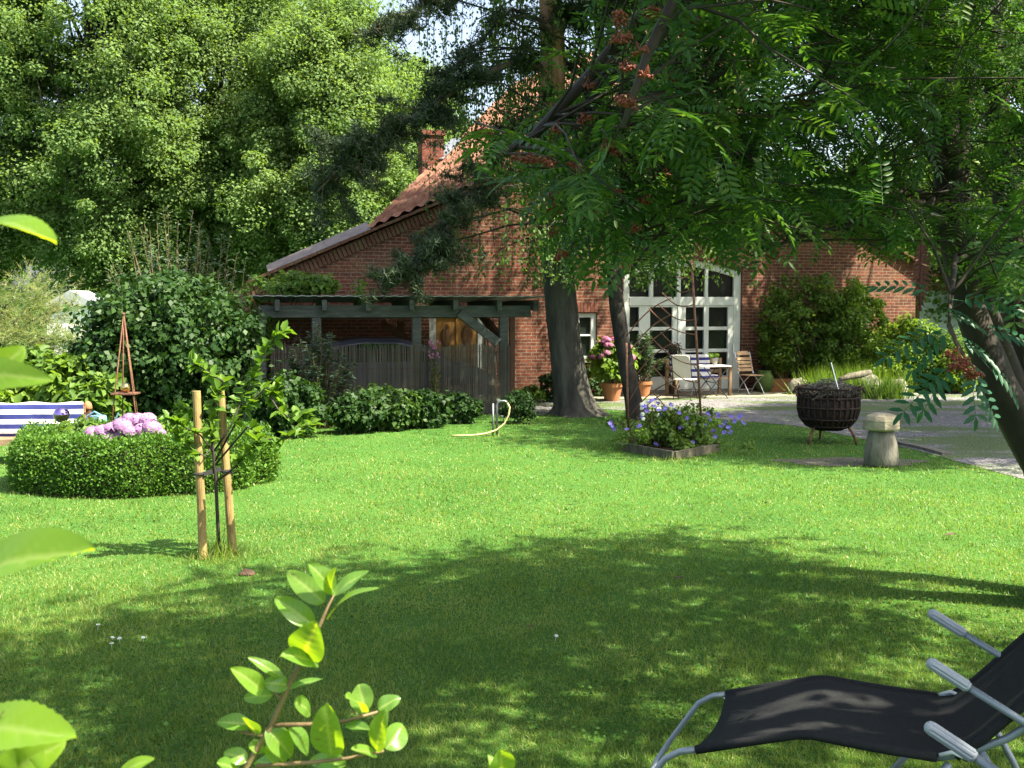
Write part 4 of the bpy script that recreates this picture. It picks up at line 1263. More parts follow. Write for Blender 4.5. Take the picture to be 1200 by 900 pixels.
X, Y = gx(205, 18.2)[:2]
shrub('broad_shrub', 'big dark green shrub with glossy leaves behind the box hedge', 'shrub', (X, 18.0, 1.25), (1.42, 1.2, 1.35), 300, 110, .10, M['dark_leaf'], clump=.24, stems=20)
X = gx(165, 17)[0]
shrub('broad_shrub', 'dark shrub leaning left over the obelisk, beside the bigger dark shrub', 'shrub', (X, 18.8, 1.35), (.95, .9, 1.25), 150, 100, .10, M['dark_leaf'], clump=.26)
# spiky grey-green buddleia
def spiky(name, label, cat, px, Y, zc, w, h, n, mat, leaf=.09, base_z=.0, group=None, per=46, spread=1.0, lw=.28, droop=-.1):
    X = (px - 600) / F_PX * Y
    t = thing(name, label, cat, (X, Y, 0), 0, group)
    mb = MB(); P = []; T = []
    for i in range(n):
        a = random.uniform(0, 6.28); rr = math.sqrt(random.random())
        top = Vector((X + math.cos(a) * rr * w, Y + math.sin(a) * rr * w * .8, h * (1 - .35 * rr * rr) * random.uniform(.75, 1.05)))
        q = Vector((X + math.cos(a) * rr * w * .25, Y + math.sin(a) * rr * w * .25, base_z))
        path = limb(mb, q, top, .012, .004, 4, sag=.04, n=4)
        for k in range(per):
            s = random.uniform(.15, 1) ** .8 * 3.999
            j = int(s); p = path[j].lerp(path[j + 1], s - j)
            ang = random.uniform(0, 6.28)
            P.append(p); T.append((math.cos(ang) * spread, math.sin(ang) * spread, random.uniform(.15, .9) + droop))
    mb.build('stem', M['green_twig'], t)
    P = np.array([list(p) for p in P]); T = np.array(T)
    V, F = scatter(P, T, rnd_dirs(len(P)) * .6 + np.array([0, 0, 1.0]), leaf * RNG.uniform(.6, 1.3, len(P)), T_DIA, lw)
    V[:, 2] = np.maximum(V[:, 2], .01)
    raw_mesh('foliage', V, F, mat, t)
    return t
spiky('tall_shrub', 'tall grey-green shrub with upright shoots above the dark shrub', 'shrub', 205, 20.5, 0, 1.25, 4.0, 60, M['grey_leaf'], leaf=.12, per=60)
spiky('tall_shrub', 'slender pale shrub with upright shoots right of the grey-green one', 'shrub', 258, 21, 0, .7, 3.7, 22, M['grey_leaf'], leaf=.10, per=50)
spiky('grey_shrub', 'grey-green feathery shrub at the left end of the reed screen', 'shrub', 375, 18.6, 0, .62, 1.75, 46, M['grey_leaf'], leaf=.11, per=70, lw=.3, droop=-.5)
# climber on carport roof
c = world_cp(xl + .95, .6, 0)
cl = thing('climbing_vine', 'pale leafy vine sprawling over the left corner of the carport roof', 'vine', c)
C = np.array([[c.x + random.gauss(-.1, .5), c.y + random.gauss(0, .25), zr + .12 + abs(random.gauss(0, .14))] for _ in range(80)])
C2 = np.array([[world_cp(xl + .1, .5, 0).x + random.gauss(0, .15), c.y - .2 + random.gauss(0, .12), random.uniform(.2, zr)] for _ in range(40)])
V, F = clump_leaves(np.concatenate([C, C2]), np.full(120, .15), 34, .10, up=.6, width=.55, tmpl=T_DIA)
raw_mesh('foliage', V, F, M['mid_leaf'], cl)
mb = MB()
for k in range(8):
    limb(mb, world_cp(xl + .1 + random.gauss(0, .1), .35, 0), Vector(C[k]), .018, .006, 5, sag=.1)
mb.build('stem', M['twig'], cl)
# low shrubs in front of the reed screen
GS = 'low dark shrubs planted along the reed screen'
for (px_, py_, w, h, lf, m_, lab) in ((415, 512, .42, .62, .085, 'dark_leaf', 'low dark shrub between the grey-green shrub and the larger bushes by the screen'),
                               (452, 508, .55, .72, .10, 'dim_leaf', 'low bushy shrub with paler leaves in the middle of the reed screen'),
                               (495, 505, .5, .58, .10, 'dark_leaf', 'low dark spreading shrub right of the paler bush'),
                               (535, 500, .42, .45, .08, 'dark_leaf', 'lowest dark shrub near the hose and standpipe')):
    p = G(px_, py_ - 4)
    shrub('low_shrub', lab, 'shrub', (p.x, p.y, h * .55), (w, w * .6, h * .55), 70, 60, lf, M[m_], GS, clump=.3, up=.55)
p = G(608, 496)
shrub('round_bush', 'small round dark bush at the foot of the carport corner post', 'shrub', (p.x, p.y, .28), (.32, .28, .3), 60, 60, .05, M['dark_leaf'], clump=.3)
p = G(352, 512)
shrub('low_shrub', 'shaded leafy shrub below the grey-green shrub, left of the bed', 'shrub', (p.x - .2, p.y, .5), (.6, .5, .5), 70, 60, .09, M['dark_leaf'], GS, clump=.3)
p = G(622, 473)
shrub('wall_plant', 'small pale leafy plant at the foot of the brick wall by the carport', 'plant', (p.x, p.y, .15), (.28, .2, .28), 30, 40, .07, M['mid_leaf'], clump=.35)
p = G(648, 474)
shrub('wall_plant', 'dark leafy plant against the brick wall left of the pine trunk', 'plant', (p.x, p.y + .7, .25), (.3, .22, .4), 34, 40, .08, M['dark_leaf'], clump=.35)
p = world_cp(cp_xz(510, 420, -.3)[0], -.3, 0)
pk = spiky('flowering_plant', 'slim plant with small pink flowers in front of the reed screen', 'plant', 510, p.y, 0, .16, 1.25, 9, M['mid_leaf'], leaf=.09, per=20)
fm = MB()
for k in range(26):
    q = at(random.uniform(502, 516), 408 + random.uniform(-8, 12), p.y) - Vector(ORG[pk.name])
    fm.ball(q, .022, 6, 4)
fm.build('blossom', M['pink'], pk, local=True)

# tamarisk on the left
tx = gx(30, 21)
tam = thing('tamarisk_shrub', 'feathery pale green and pinkish tamarisk at the left edge', 'shrub', tx)
mb = MB(); P = []; T = []
for (x0, y0, x1, y1, dy) in ((-40, 440, 55, 400, 0), (-20, 430, 60, 370, .3), (0, 440, 100, 430, -.2), (-60, 430, 0, 350, .2), (-40, 420, 40, 335, .5), (-20, 420, 85, 360, .4), (-30, 440, 95, 410, .1), (-60, 440, 20, 390, -.3), (-80, 430, -20, 345, 0), (0, 430, 75, 395, -.4), (-10, 420, 50, 350, .2), (-20, 440, 105, 400, -.1)):
    a = at(x0, y0, 21); e = at(x1, y1, 21 + dy)
    path = limb(mb, a, e, .035, .008, 5, sag=.1, n=6)
    if y0 == 440: limb(mb, tx, a, .05, .035, 5)
    for j in range(120):
        q = path[random.randint(2, 6)]
        d = Vector((random.gauss(.25, .7), random.gauss(0, .7), random.gauss(.15, .5))) * random.uniform(.1, .6)
        dd = d.normalized()
        for k in range(20):
            P.append(q + d * random.uniform(.3, 1.25)); T.append(dd + Vector((random.gauss(0, .45), random.gauss(0, .45), random.gauss(0, .45))))
limb(mb, tx, at(55, 400, 21), .05, .02, 6)
mb.build('stem', M['bark_dark'], tam)
P = np.array([list(p) for p in P]); T = np.array([list(p) for p in T])
V, F = scatter(P, T, rnd_dirs(len(P)), RNG.uniform(.06, .14, len(P)), T_TRI, .10)
raw_mesh('foliage', V, F, M['tamarisk'], tam)
# pale shed glimpsed between tamarisk and shrub
sh = thing('garden_shed', 'bright white shed wall glimpsed between tamarisk and dark shrub', 'shed', gx(95, 33), R(0))
b = MB(); b.box((0, 0, 1.05), (1.5, 1.2, 2.1)); b.build('wall', M['white_wall'], sh, local=True)
b = MB(); b.prism([(-.85, 2.1), (.85, 2.1), (0, 2.55)], -.75, .75); b.build('roof', M['roof_felt'], sh, local=True)

# vegetable plants behind the striped bench
GV = 'leafy plants behind the striped bench'
for i, (px_, Y, h, w, m_, lab) in enumerate(((10, 17.5, 1.2, .5, 'bright_leaf', 'broad-leaved plant behind the left end of the striped bench'), (45, 17.8, 1.35, .5, 'mid_leaf', 'taller dark-leaved plant behind the middle of the striped bench'), (82, 17.2, 1.25, .45, 'bright_leaf', 'pale broad-leaved plant behind the right end of the striped bench'), (108, 16.6, 1.05, .4, 'mid_leaf', 'grassy-leaved plant between the striped bench and the obelisk'))):
    X = gx(px_, Y)[0]
    shrub('garden_plant', lab, 'plant', (X, Y, h * .58), (w, .4, h * .45), 50, 34, .17, M[m_], GV, clump=.35, up=.9, width=.75, tmpl=T_LEAF, stemmat=M['green_twig'])

# ------------------------------------------------------------------ climber and border at the house wall
GC = 'border shrubs at the foot of the house wall'
cx, cz = wall_uz(938, 370)
p = house_pt(cx, -.6)
shrub('wall_climber', 'large dark climber with small pale flowers on the house wall right of the glazed doors', 'climber', (p.x, p.y, 1.6), (1.4, .6, 1.3), 150, 60, .09, M['mid_leaf'], clump=.2, up=.4, stems=16)
p = house_pt(wall_uz(985, 370)[0], -.5)
shrub('wall_climber', 'bright leafy climber arching over at the right side of the dark wall climber', 'climber', (p.x, p.y, 1.75), (.8, .55, .95), 110, 55, .085, M['bright_leaf'], clump=.25, stems=10)
def gpx(px, Y): return (px - 600) / F_PX * Y
for (px_, Y, h, w, m_, lf, lab) in ((1060, 27.5, 1.7, .85, 'bright_leaf', .10, 'sunlit bush with bright leaves before the house corner'),
                                 (1015, 27.0, 1.0, .7, 'bright_leaf', .07, 'low bright bush left of the sunlit corner bush'),
                                 (1105, 28.2, 1.5, .8, 'mid_leaf', .10, 'leafy bush below the pale blue wall'),
                                 (1150, 27.0, 1.3, .8, 'mid_leaf', .09, 'leafy bush behind the rowan stems'),
                                 (985, 26.6, 1.15, .6, 'bright_leaf', .08, 'light green bush at the foot of the dark wall climber'),
                                 (1040, 26.3, 1.3, .7, 'bright_leaf', .075, 'fresh green bush behind the tall border grass'),
                                 (1085, 26.6, 1.35, .7, 'mid_leaf', .08, 'leafy bush between the corner bush and the field stones'),
                                 (1120, 26.2, 1.05, .6, 'bright_leaf', .08, 'low bright bush behind the largest field stone'),
                                 (1205, 27.5, 1.4, .9, 'mid_leaf', .09, 'leafy bush at the right edge of the border')):
    shrub('border_bush', lab, 'shrub', (gpx(px_, Y), Y, h * .52), (w, .6, h * .52), 110, 55, lf, M[m_], GC, clump=.26, up=.5)
def tuft(name, label, px_, Y, h, n, spread, mat, group=None, w=.012):
    X = gpx(px_, Y)
    t = thing(name, label, 'grass tuft', (X, Y, 0), 0, group)
    P = np.stack([X + RNG.normal(size=n) * spread, Y + RNG.normal(size=n) * spread * .6, np.zeros(n)], 1)
    T = RNG.normal(size=(n, 3)) * .35 + np.array([0, 0, 1.0])
    V, F = scatter(P, T, rnd_dirs(n), h * RNG.uniform(.5, 1.1, n), T_TRI, w / h * 1.6)
    V[:, 2] = np.maximum(V[:, 2], .005)
    raw_mesh('blades', V, F, mat, t)
    return t
GT = 'tall grasses in the stony border'
tuft('tall_grass', 'tall light green grass left in the stony border', 975, 25.6, .75, 900, .35, M['bright_leaf'], GT, .018)
tuft('tall_grass', 'tall light green grass in the middle of the stony border', 1022, 25.8, .85, 900, .35, M['bright_leaf'], GT, .018)
tuft('tall_grass', 'darker tall grass standing between the border stones', 1035, 24.6, .55, 600, .25, M['mid_leaf'], GT, .018)
# stones
def rock(label, px_, py_, w, h, group='field stones edging the border', mat='stone', d=None):
    p = G(px_, py_)
    me = bmesh.new(); bmesh.ops.create_icosphere(me, subdivisions=3, radius=1)
    sd = Vector((random.random() * 50, random.random() * 50, random.random() * 50))
    from mathutils import noise
    for v in me.verts:
        k = 1 + .35 * noise.noise(v.co * 1.3 + sd) + .12 * noise.noise(v.co * 3.5 + sd)
        v.co = Vector((v.co.x * w / 2 * k, v.co.y * (d or w * .75) / 2 * k, max(-.25, v.co.z) * h * .8 * k + h * .2))
    m = bpy.data.meshes.new('stone'); me.to_mesh(m); me.free(); m.materials.append(M[mat])
    for q in m.polygons: q.use_smooth = True
    o = bpy.data.objects.new('boulder', m); COL.objects.link(o)
    o.location = p; o.rotation_euler = (0, 0, random.uniform(-.5, .5))
    tag(o, label, 'stone', group); return o
rock('pale stone right beside the long terracotta planter', 936, 462, .55, .42)
rock('pale stone behind the fire basket rim', 990, 462, .5, .42)
rock('dark mossy stone under the weathered log', 1020, 463, .75, .48)
rock('low dark stone partly hidden in tall border grass', 1050, 462, .6, .42)
rock('greyish stone left of the reddish stones in the border', 1086, 455, .55, .45)
rock('largest rounded stone near the rowan stem', 1122, 452, .8, .5)
rock('brownish stone between the grey ones', 1104, 454, .45, .42)
rock('stone half hidden behind the leaning rowan stem', 1160, 452, .6, .4)
# weathered log lying on the stones
a, c = at(984, 445, 24.6), at(1020, 436, 25.0)
lg = thing('weathered_log', 'grey weathered log lying across the stones behind the fire basket', 'log', (a + c) / 2)
b = MB(); b.tube([a, a.lerp(c, .3) + Vector((0, 0, .02)), a.lerp(c, .7), c], [.05, .075, .085, .06], 9); b.build('log_stem', M['old_board'], lg, smooth=True)

# ------------------------------------------------------------------ outbuilding on the right
ob = thing('outbuilding', 'brick outbuilding with a pale blue wall panel and small window behind the border', 'building', gx(1150, 41), R(8))
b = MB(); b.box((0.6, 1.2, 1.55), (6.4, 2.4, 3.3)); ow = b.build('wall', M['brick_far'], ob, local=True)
b = MB(); b.box((-1.35, -.02, 1.3), (2.3, .06, 2.7)); b.build('pale_panel', M['pale_wall'], ob, local=True)
b = MB(); b.box((.45, -.03, 2.75), (1.6, .06, .35)); b.build('pale_panel', M['pale_wall'], ob, local=True)
b = MB()
for x0 in (1.15, 2.02):
    b.box((x0, -.04, 1.55), (.07, .08, 1.5))
b.box((1.585, -.04, 2.27), (.8, .08, .07)); b.box((1.585, -.04, .82), (.8, .08, .07)); b.box((1.585, -.035, 1.6), (.8, .06, .05))
ww = b.build('window', M['white_paint'], ob, local=True)
b = MB(); b.box((1.585, -.01, 1.55), (.8, .03, 1.4)); b.build('pane', M['glass'], ww, local=True)
b = MB(); b.prism([(-2.9, 3.2), (4.1, 3.2), (4.1, 3.3), (-2.9, 3.3)], -.3, 2.6); b.build('roof', M['tile'], ob, local=True)

# ------------------------------------------------------------------ terrace furniture and pots
def pot(prof, p, name='pot'):
    b = MB(); b.lathe(prof, seg=24); return b
def potprof(r, h): return [(r * .66, 0), (r * .95, h * .80), (r * 1.06, h * .80), (r * 1.08, h), (r * .96, h), (r * .90, h * .9), (.01, h * .9)]
def hydrangea(label, p, r, h, potr, poth, nheads, hr, mat, leafmat_, ground=0.0, heads=None, name='potted_hydrangea'):
    t = thing(name, label, 'plant', p)
    if potr:
        b = MB(); b.lathe(potprof(potr, poth), seg=26); b.build('pot', M['terracotta'], t, smooth=False, local=True)
    C = rnd_dirs(70) * np.array([r, r * .8, h * .5]) * (RNG.uniform(.3, .95, 70) ** .5)[:, None] + np.array([0, 0, poth + h * .5])
    V, F = clump_leaves(C, np.full(70, .13), 16, .13, up=.6, width=.7, tmpl=T_LEAF)
    V[:, 2] = np.maximum(V[:, 2], .02)
    raw_mesh('foliage', V, F, leafmat_, t, local=True)
    b = MB()
    for k in range(8): limb(b, (random.gauss(0, .04), random.gauss(0, .04), poth * .85), Vector(C[k]), .01, .005, 4)
    b.build('stem', M['green_twig'], t, local=True)
    n = 110
    d = rnd_dirs(n); d[:, 2] = np.abs(d[:, 2]) * 1.0 - .25; d = unit(d)
    V, F = scatter(d * hr * np.array([1, 1, .78]), np.cross(d, rnd_dirs(n)), d, hr * .42, (np.array([[-.5, -.5, 0], [.5, -.5, .1], [.5, .5, 0], [-.5, .5, .1]]), np.array([[0, 1, 2, 3]])))
    proto = raw_mesh('flower_head', V, F, mat, t, local=True)
    for i in range(nheads):
        o = proto if i == 0 else proto.copy()
        if i: COL.objects.link(o); o.parent = t
        if heads is None:
            a = random.uniform(0, 6.28); e = random.uniform(-.25, 1.3)
            if random.random() < .6: a = random.uniform(3.3, 6.1)
            o.location = (math.cos(a) * math.cos(e) * r * 1.02, math.sin(a) * math.cos(e) * r * .85, poth + h * .5 + math.sin(e) * h * .52)
        else:
            o.location = Vector(heads[i]) - Vector(p)
        s = random.uniform(.75, 1.2); o.scale = (s, s, s); o.rotation_euler = (random.uniform(-.4, .4), random.uniform(-.4, .4), random.uniform(0, 6))
    return t
p = G(717, 470)
hydrangea('pink hydrangea in a terracotta pot between pine trunk and dark birch stem', p, .48, .95, .24, .40, 26, .085, M['pink'], M['bright_leaf'])
p = house_pt(wall_uz(690, 440)[0], -.5)
shrub('wall_plant', 'shaded plant under the small window behind the pink hydrangea', 'plant', (p.x, p.y, .3), (.35, .25, .4), 40, 40, .08, M['dark_leaf'], clump=.35)
def oleander(label, px_, py_, potr, poth, h, w, planter=None, n=26, mat='grey_leaf', group=None):
    p = G(px_, py_)
    t = spiky('potted_oleander', label, 'plant', px_, p.y, 0, w, h, n, M[mat], leaf=.16, base_z=poth * .8, per=60, lw=.26, group=group)
    if planter:
        b = MB(); hx, hy = planter
        b.lathe([(.0, 0)] , seg=3) if False else None
        for (x, y, sx, sy) in ((0, -hy, 2 * hx, .03), (0, hy, 2 * hx, .03), (-hx, 0, .03, 2 * hy - .03), (hx, 0, .03, 2 * hy - .03)):
            b.box((x, y, poth / 2), (sx, sy, poth))
        b.box((0, 0, poth * .42), (2 * hx - .03, 2 * hy - .03, poth * .8))
        b.box((0, -hy - .006, poth - .03), (2 * hx + .05, .045, .06)); b.box((0, hy + .006, poth - .03), (2 * hx + .05, .045, .06))
        b.build('planter', M['terracotta'], t, local=True)
    else:
        b = MB(); b.lathe(potprof(potr, poth), seg=22); b.build('pot', M['terracotta'], t, local=True)
    return t
oleander('tall narrow-leaved oleander in a reddish pot before the glazed doors', 754, 465, .2, .36, 1.45, .5)
oleander('oleander in a wide low terracotta planter right of the folding chair', 915, 459, .3, .33, 1.6, .6, planter=(.36, .2), n=44, mat='bright_leaf')
oleander('shorter oleander with slim leaves right beside the terracotta planter plant', 950, 459, .16, .28, 1.15, .4, n=30, mat='mid_leaf')

# bench with striped cover
def wpt(px_, py_, v): 
    u, z = wall_uz(px_, py_, v); return u, z
bu0 = wall_uz(786, 440, -.9)[0]; bu1 = wall_uz(852, 440, -.9)[0]
bench = thing('garden_bench', 'wooden garden bench draped with a blue and white striped cover by the glazed doors', 'bench', house_pt((bu0 + bu1) / 2, -.85), HA)
hw = (bu1 - bu0) / 2
for sx in (-1, 1):
    for y in (-.28, .25):
        b = MB(); b.box((sx * (hw - .04), y, .31 if y < 0 else .43), (.07, .07, .62 if y < 0 else .86)); b.build('leg', M['bench_wood'], bench, local=True, bevel=.006)
    b = MB(); b.box((sx * (hw - .04), -.02, .645), (.08, .64, .045)); b.build('armrest', M['bench_wood'], bench, local=True, bevel=.006)
b = MB()
for k in range(5): b.box((0, -.25 + k * .105, .42), (2 * hw - .1, .085, .03))
b.build('seat', M['bench_wood'], bench, local=True)
b = MB()
for k in range(3): b.box((0, .24, .55 + k * .12), (2 * hw - .1, .03, .08))
b.build('backrest', M['bench_wood'], bench, local=True)
cv = MB(); V = []
L = hw - .1
prof = [(-.30, .40), (-.24, .475), (.14, .485), (.19, .56), (.215, .92), (.25, .95), (.29, .90)]
nx = 14
for i in range(nx + 1):
    x = -L + (2 * L - .22) * i / nx
    for (y, z) in prof: V.append((x, y + .012 * math.sin(i * 1.7 + z * 4), z + .008 * math.sin(i * 2.3)))
k = len(prof)
cv.add(V, [(i * k + j, (i + 1) * k + j, (i + 1) * k + j + 1, i * k + j + 1) for i in range(nx) for j in range(k - 1)])
cvo = cv.build('striped_cover', M['stripe2'], None, smooth=True, local=True)
cvo.location = bench.location; cvo.rotation_euler = (0, 0, HA)
sol = cvo.modifiers.new('thick', 'SOLIDIFY'); sol.thickness = .02
tag(cvo, 'blue and white striped cover draped over the bench at the glazed doors', 'cover')
# black dog-like round shape behind the bench: a dark clipped ball plant
p = house_pt(wall_uz(789, 412, -.35)[0], -.38)
dk = thing('ball_bush', 'dark round-headed bush behind the left end of the striped bench', 'plant', p)
V, F = clump_leaves(np.array([[p.x, p.y, 1.05]]), np.array([.2]), 500, .05, up=.2, flat=1.0, shell=.2); raw_mesh('foliage', V, F, M['ivy_core'], dk)
b = MB(); b.tube([(0, 0, 0), (0, 0, .95)], .03, 8); b.lathe(potprof(.14, .22), seg=16); b.build('stem', M['twig'], dk, local=True)

# folding chairs
def folding_chair(label, p, rz, mats=('slat_wood', 'chrome'), white=False, group='folding garden chairs on the terrace'):
    t = thing('folding_chair', label, 'chair', p, rz, group)
    b = MB()
    for k in range(5): b.box((0, -.19 + k * .095, .45), (.42, .075, .02))
    b.build('seat', M[mats[0]], t, local=True, bevel=.004)
    b = MB(); Rx = Matrix.Rotation(R(-14), 3, 'X')
    if white: b.box((0, .27, .70), (.40, .02, .44), Rx)
    else:
        for k in range(4): b.box((0, .215 + .022 * k, .56 + k * .088), (.42, .018, .07), Rx)
    poly = [(-.2, 0), (.2, 0), (.19, .06), (.13, .10), (-.13, .10), (-.19, .06)]
    q = MB(); q.prism(poly, -.01, .01); 
    b.add([Rx @ Vector(v) + Vector((0, .325, .905)) for v in q.v], q.f)
    b.build('backrest', M[mats[0]], t, local=True, bevel=.004)
    for s in (-1, 1):
        b = MB(); b.tube([(s * .215, -.24, 0), (s * .215, -.05, .25), (s * .215, .2, .47), (s * .215, .36, .98)], .011, 6); b.build('back_leg', M[mats[1]], t, local=True)
        b = MB(); b.tube([(s * .195, .26, 0), (s * .195, .1, .22), (s * .195, -.2, .44)], .011, 6); b.build('front_leg', M[mats[1]], t, local=True)
    b = MB(); b.tube([(-.2, .2, .1), (.2, .2, .1)], .008, 5); b.build('crossbar', M[mats[1]], t, local=True)
    return t
pc = house_pt(wall_uz(880, 440, -.75)[0], -.75)
folding_chair('slatted brown folding chair on bright thin legs beside the door frame', pc, HA + .15)
pc = house_pt(wall_uz(803, 440, -1.75)[0], -1.75)
folding_chair('pale folding chair with a white back in front of the striped bench', pc, HA + R(138), ('white_wood', 'black_iron'), True)
# table
tu = wall_uz(826, 440, -1.45)[0]
tb = thing('folding_table', 'narrow pale folding table on crossed iron legs before the bench', 'table', house_pt(tu + .1, -1.55), HA)
b = MB()
for k in range(5): b.box((0, -.24 + k * .12, .73), (.72, .11, .025))
b.build('tabletop', M['white_wood'], tb, local=True, bevel=.004)
for s in (-1, 1):
    for d in (-1, 1):
        b = MB(); b.tube([(d * .3, s * .26, 0), (-d * .3, s * .26, .715)], .011, 6); b.build('leg', M['black_iron'], tb, local=True)
b = MB(); b.tube([(0, -.26, .36), (0, .26, .36)], .009, 6); b.build('crossbar', M['black_iron'], tb, local=True)
pp_ = house_pt(tu + .22, -1.5, .745)
tp = thing('table_plant', 'small pale green plant in a grey pot standing on the folding table', 'plant', pp_)
b = MB(); b.lathe(potprof(.075, .16), seg=18); b.build('pot', M['steel'], tp, local=True)
V, F = clump_leaves(np.array([[random.gauss(0, .06), random.gauss(0, .06), .2 + random.random() * .05] for _ in range(12)]), np.full(12, .05), 14, .05, up=.8)
raw_mesh('foliage', V, F, M['bright_leaf'], tp, local=True)
# dark green barrel pot next to chair
p = house_pt(wall_uz(897, 440, -.5)[0], -.45)
gpot = thing('green_urn', 'dull green rounded urn between the slatted chair and the terracotta planter', 'urn', p)
b = MB(); b.lathe([(.12, 0), (.2, .12), (.23, .28), (.2, .42), (.15, .5), (.17, .53), (.15, .53), (.02, .48)], seg=24); b.build('urn_body', M['moss'], gpot, smooth=True, local=True)

# ------------------------------------------------------------------ rusty trellis and flower bed
fbY = 15.6
t1b, t1t = at(737, 512, fbY + .3), at(734, 402, fbY + .3)
t2b, t2t = at(824, 520, fbY), at(810, 298, fbY)
t1b.z = 0; t2b.z = 0
trel = thing('rusty_trellis', 'rusty iron trellis with curved rungs standing in the flower bed', 'trellis', (t1b + t2b) / 2)
b = MB(); b.tube([t2b, t2b.lerp(t2t, .5), t2t], .017, 8); b.build('pole', M['rust'], trel, smooth=True)
b = MB(); b.tube([t1b, t1b.lerp(t1t, .5) , t1t], .017, 8); b.build('pole', M['rust'], trel, smooth=True)
def pole2(py_):
    f = (520 - py_) / (520 - 298.); return t2b.lerp(t2t, f)
def pole1(py_):
    f = (512 - py_) / (512 - 402.); return t1b.lerp(t1t, f)
for (yr, x1, y1) in ((321, 776, 311), (336, 780, 330), (354, 776, 343), (371, 771, 356), (388, 760, 361), (405, 774, 389), (423, 762, 394), (442, 776, 420), (460, 764, 428), (496, 766, 460)):
    e = pole2(yr); s_ = at(x1, y1, fbY + .12)
    P = [e.lerp(s_, k / 8) + Vector((0, 0, -.10 * math.sin(math.pi * k / 8))) for k in range(9)]
    b = MB(); b.tube(P, .009, 6); b.build('rung', M['rust'], trel, smooth=True)
for (yl, x1, y1) in ((395, 786, 350), (415, 788, 368), (432, 786, 384), (448, 788, 402), (465, 778, 420), (480, 790, 446), (494, 780, 460)):
    e = pole1(yl); s_ = at(x1, y1, fbY + .14)
    P = [e.lerp(s_, k / 8) + Vector((0, 0, .09 * math.sin(math.pi * k / 8))) for k in range(9)]
    b = MB(); b.tube(P, .009, 6); b.build('rung', M['rust'], trel, smooth=True)

bed = [G(725, 527), G(790, 539), G(842, 529), G(800, 513), G(750, 512)]
fb = thing('flower_bed', 'small timber-edged bed of blue cranesbill under the rusty trellis', 'flower bed', (bed[0] + bed[2]) / 2)
b = MB(); b.slab([(q.x, q.y) for q in bed], .0, .05); b.build('soil', M['soil'], fb)
for i in range(4 if False else 5):
    a, c = bed[i], bed[(i + 1) % 5]
    d = (c - a).normalized() * .02
    b = MB(); b.beam(a + d + Vector((0, 0, .05)), c - d + Vector((0, 0, .05)), .045, .13); b.build('edging_board', M['old_board'], fb, bevel=.006)
cs = thing('blue_cranesbill', 'blue flowering cranesbill filling the timber-edged bed', 'plant', ((bed[0] + bed[2]) / 2))
ctr = (bed[0] + bed[2]) / 2
Cs = np.array([[ctr.x + random.gauss(.05, .32), ctr.y + random.gauss(.1, .3), abs(random.gauss(.22, .14)) + .05] for _ in range(130)])
V, F = clump_leaves(Cs, np.full(130, .11), 40, .055, up=.7, width=.9)
V[:, 2] = np.maximum(V[:, 2], .06); raw_mesh('foliage', V, F, M['mid_leaf'], cs)
b = MB()
fl = MB()
for k in range(5):
    a = 2 * math.pi * k / 5
    Rz = Matrix.Rotation(a, 3, 'Z')
    fl.add([Rz @ Vector(v) for v in ((0, 0, 0), (.014, .012, .004), (.03, 0, .008), (.014, -.012, .004))], [(0, 1, 2, 3)])
fp_ = fl.build('flower', M['blue_petal'], cs, local=True)
spots = [(758, 482), (765, 476), (772, 473), (780, 478), (762, 470), (790, 480), (776, 486), (796, 484), (770, 482), (752, 487), (805, 490), (815, 497), (822, 504), (832, 492), (842, 488), (850, 494), (856, 488), (845, 500), (836, 506), (838, 512), (853, 501), (866, 489), (872, 497), (830, 486), (848, 507), (855, 508), (715, 496), (720, 503), (717, 499), (735, 503), (760, 505), (780, 512), (768, 520), (812, 518), (822, 512), (800, 500), (826, 498), (861, 493), (783, 498), (748, 500), (756, 476), (768, 468), (786, 474)]
for i, (x, y) in enumerate(spots):
    for j in range(2):
        o = fp_ if i == 0 and j == 0 else fp_.copy()
        if i or j: COL.objects.link(o); o.parent = cs
        q = at(x + random.uniform(-3, 3) * j, y + random.uniform(-3, 3) * j, fbY + random.uniform(-.3, .3))
        if q.z < .08: q.z = .1
        o.location = q - Vector(ORG[cs.name])
        o.rotation_euler = (random.uniform(.3, 1.2), random.uniform(-.5, .5), random.uniform(-.5, .5))
        o.scale = (1.25,) * 3
        if j == 0: b.tube([Vector((q.x * .6 + ctr.x * .4, q.y * .6 + ctr.y * .4, .06)), q.lerp(Vector((ctr.x, ctr.y, q.z)), .25), q], .003, 3, cap=False)
b.build('flower_stem', M['green_twig'], cs)
wf_ = MB()
for k in range(9):
    q = at(random.uniform(752, 775), random.uniform(468, 492), fbY - .1); wf_.ball(q, .03, 7, 5, noise=.4)
wp = thing('pale_phlox', 'pale cream blossoms at the left of the blue flowers', 'plant', (at(765, 512, fbY).x, fbY - .1, 0))
wf_.build('blossom', M['white_petal'], wp)
b = MB(); 
for k in range(6): b.tube([(random.gauss(0, .05), 0, .05), (random.gauss(0, .1), random.gauss(0, .05), .5)], .004, 4)
b.build('stem', M['green_twig'], wp, local=True)

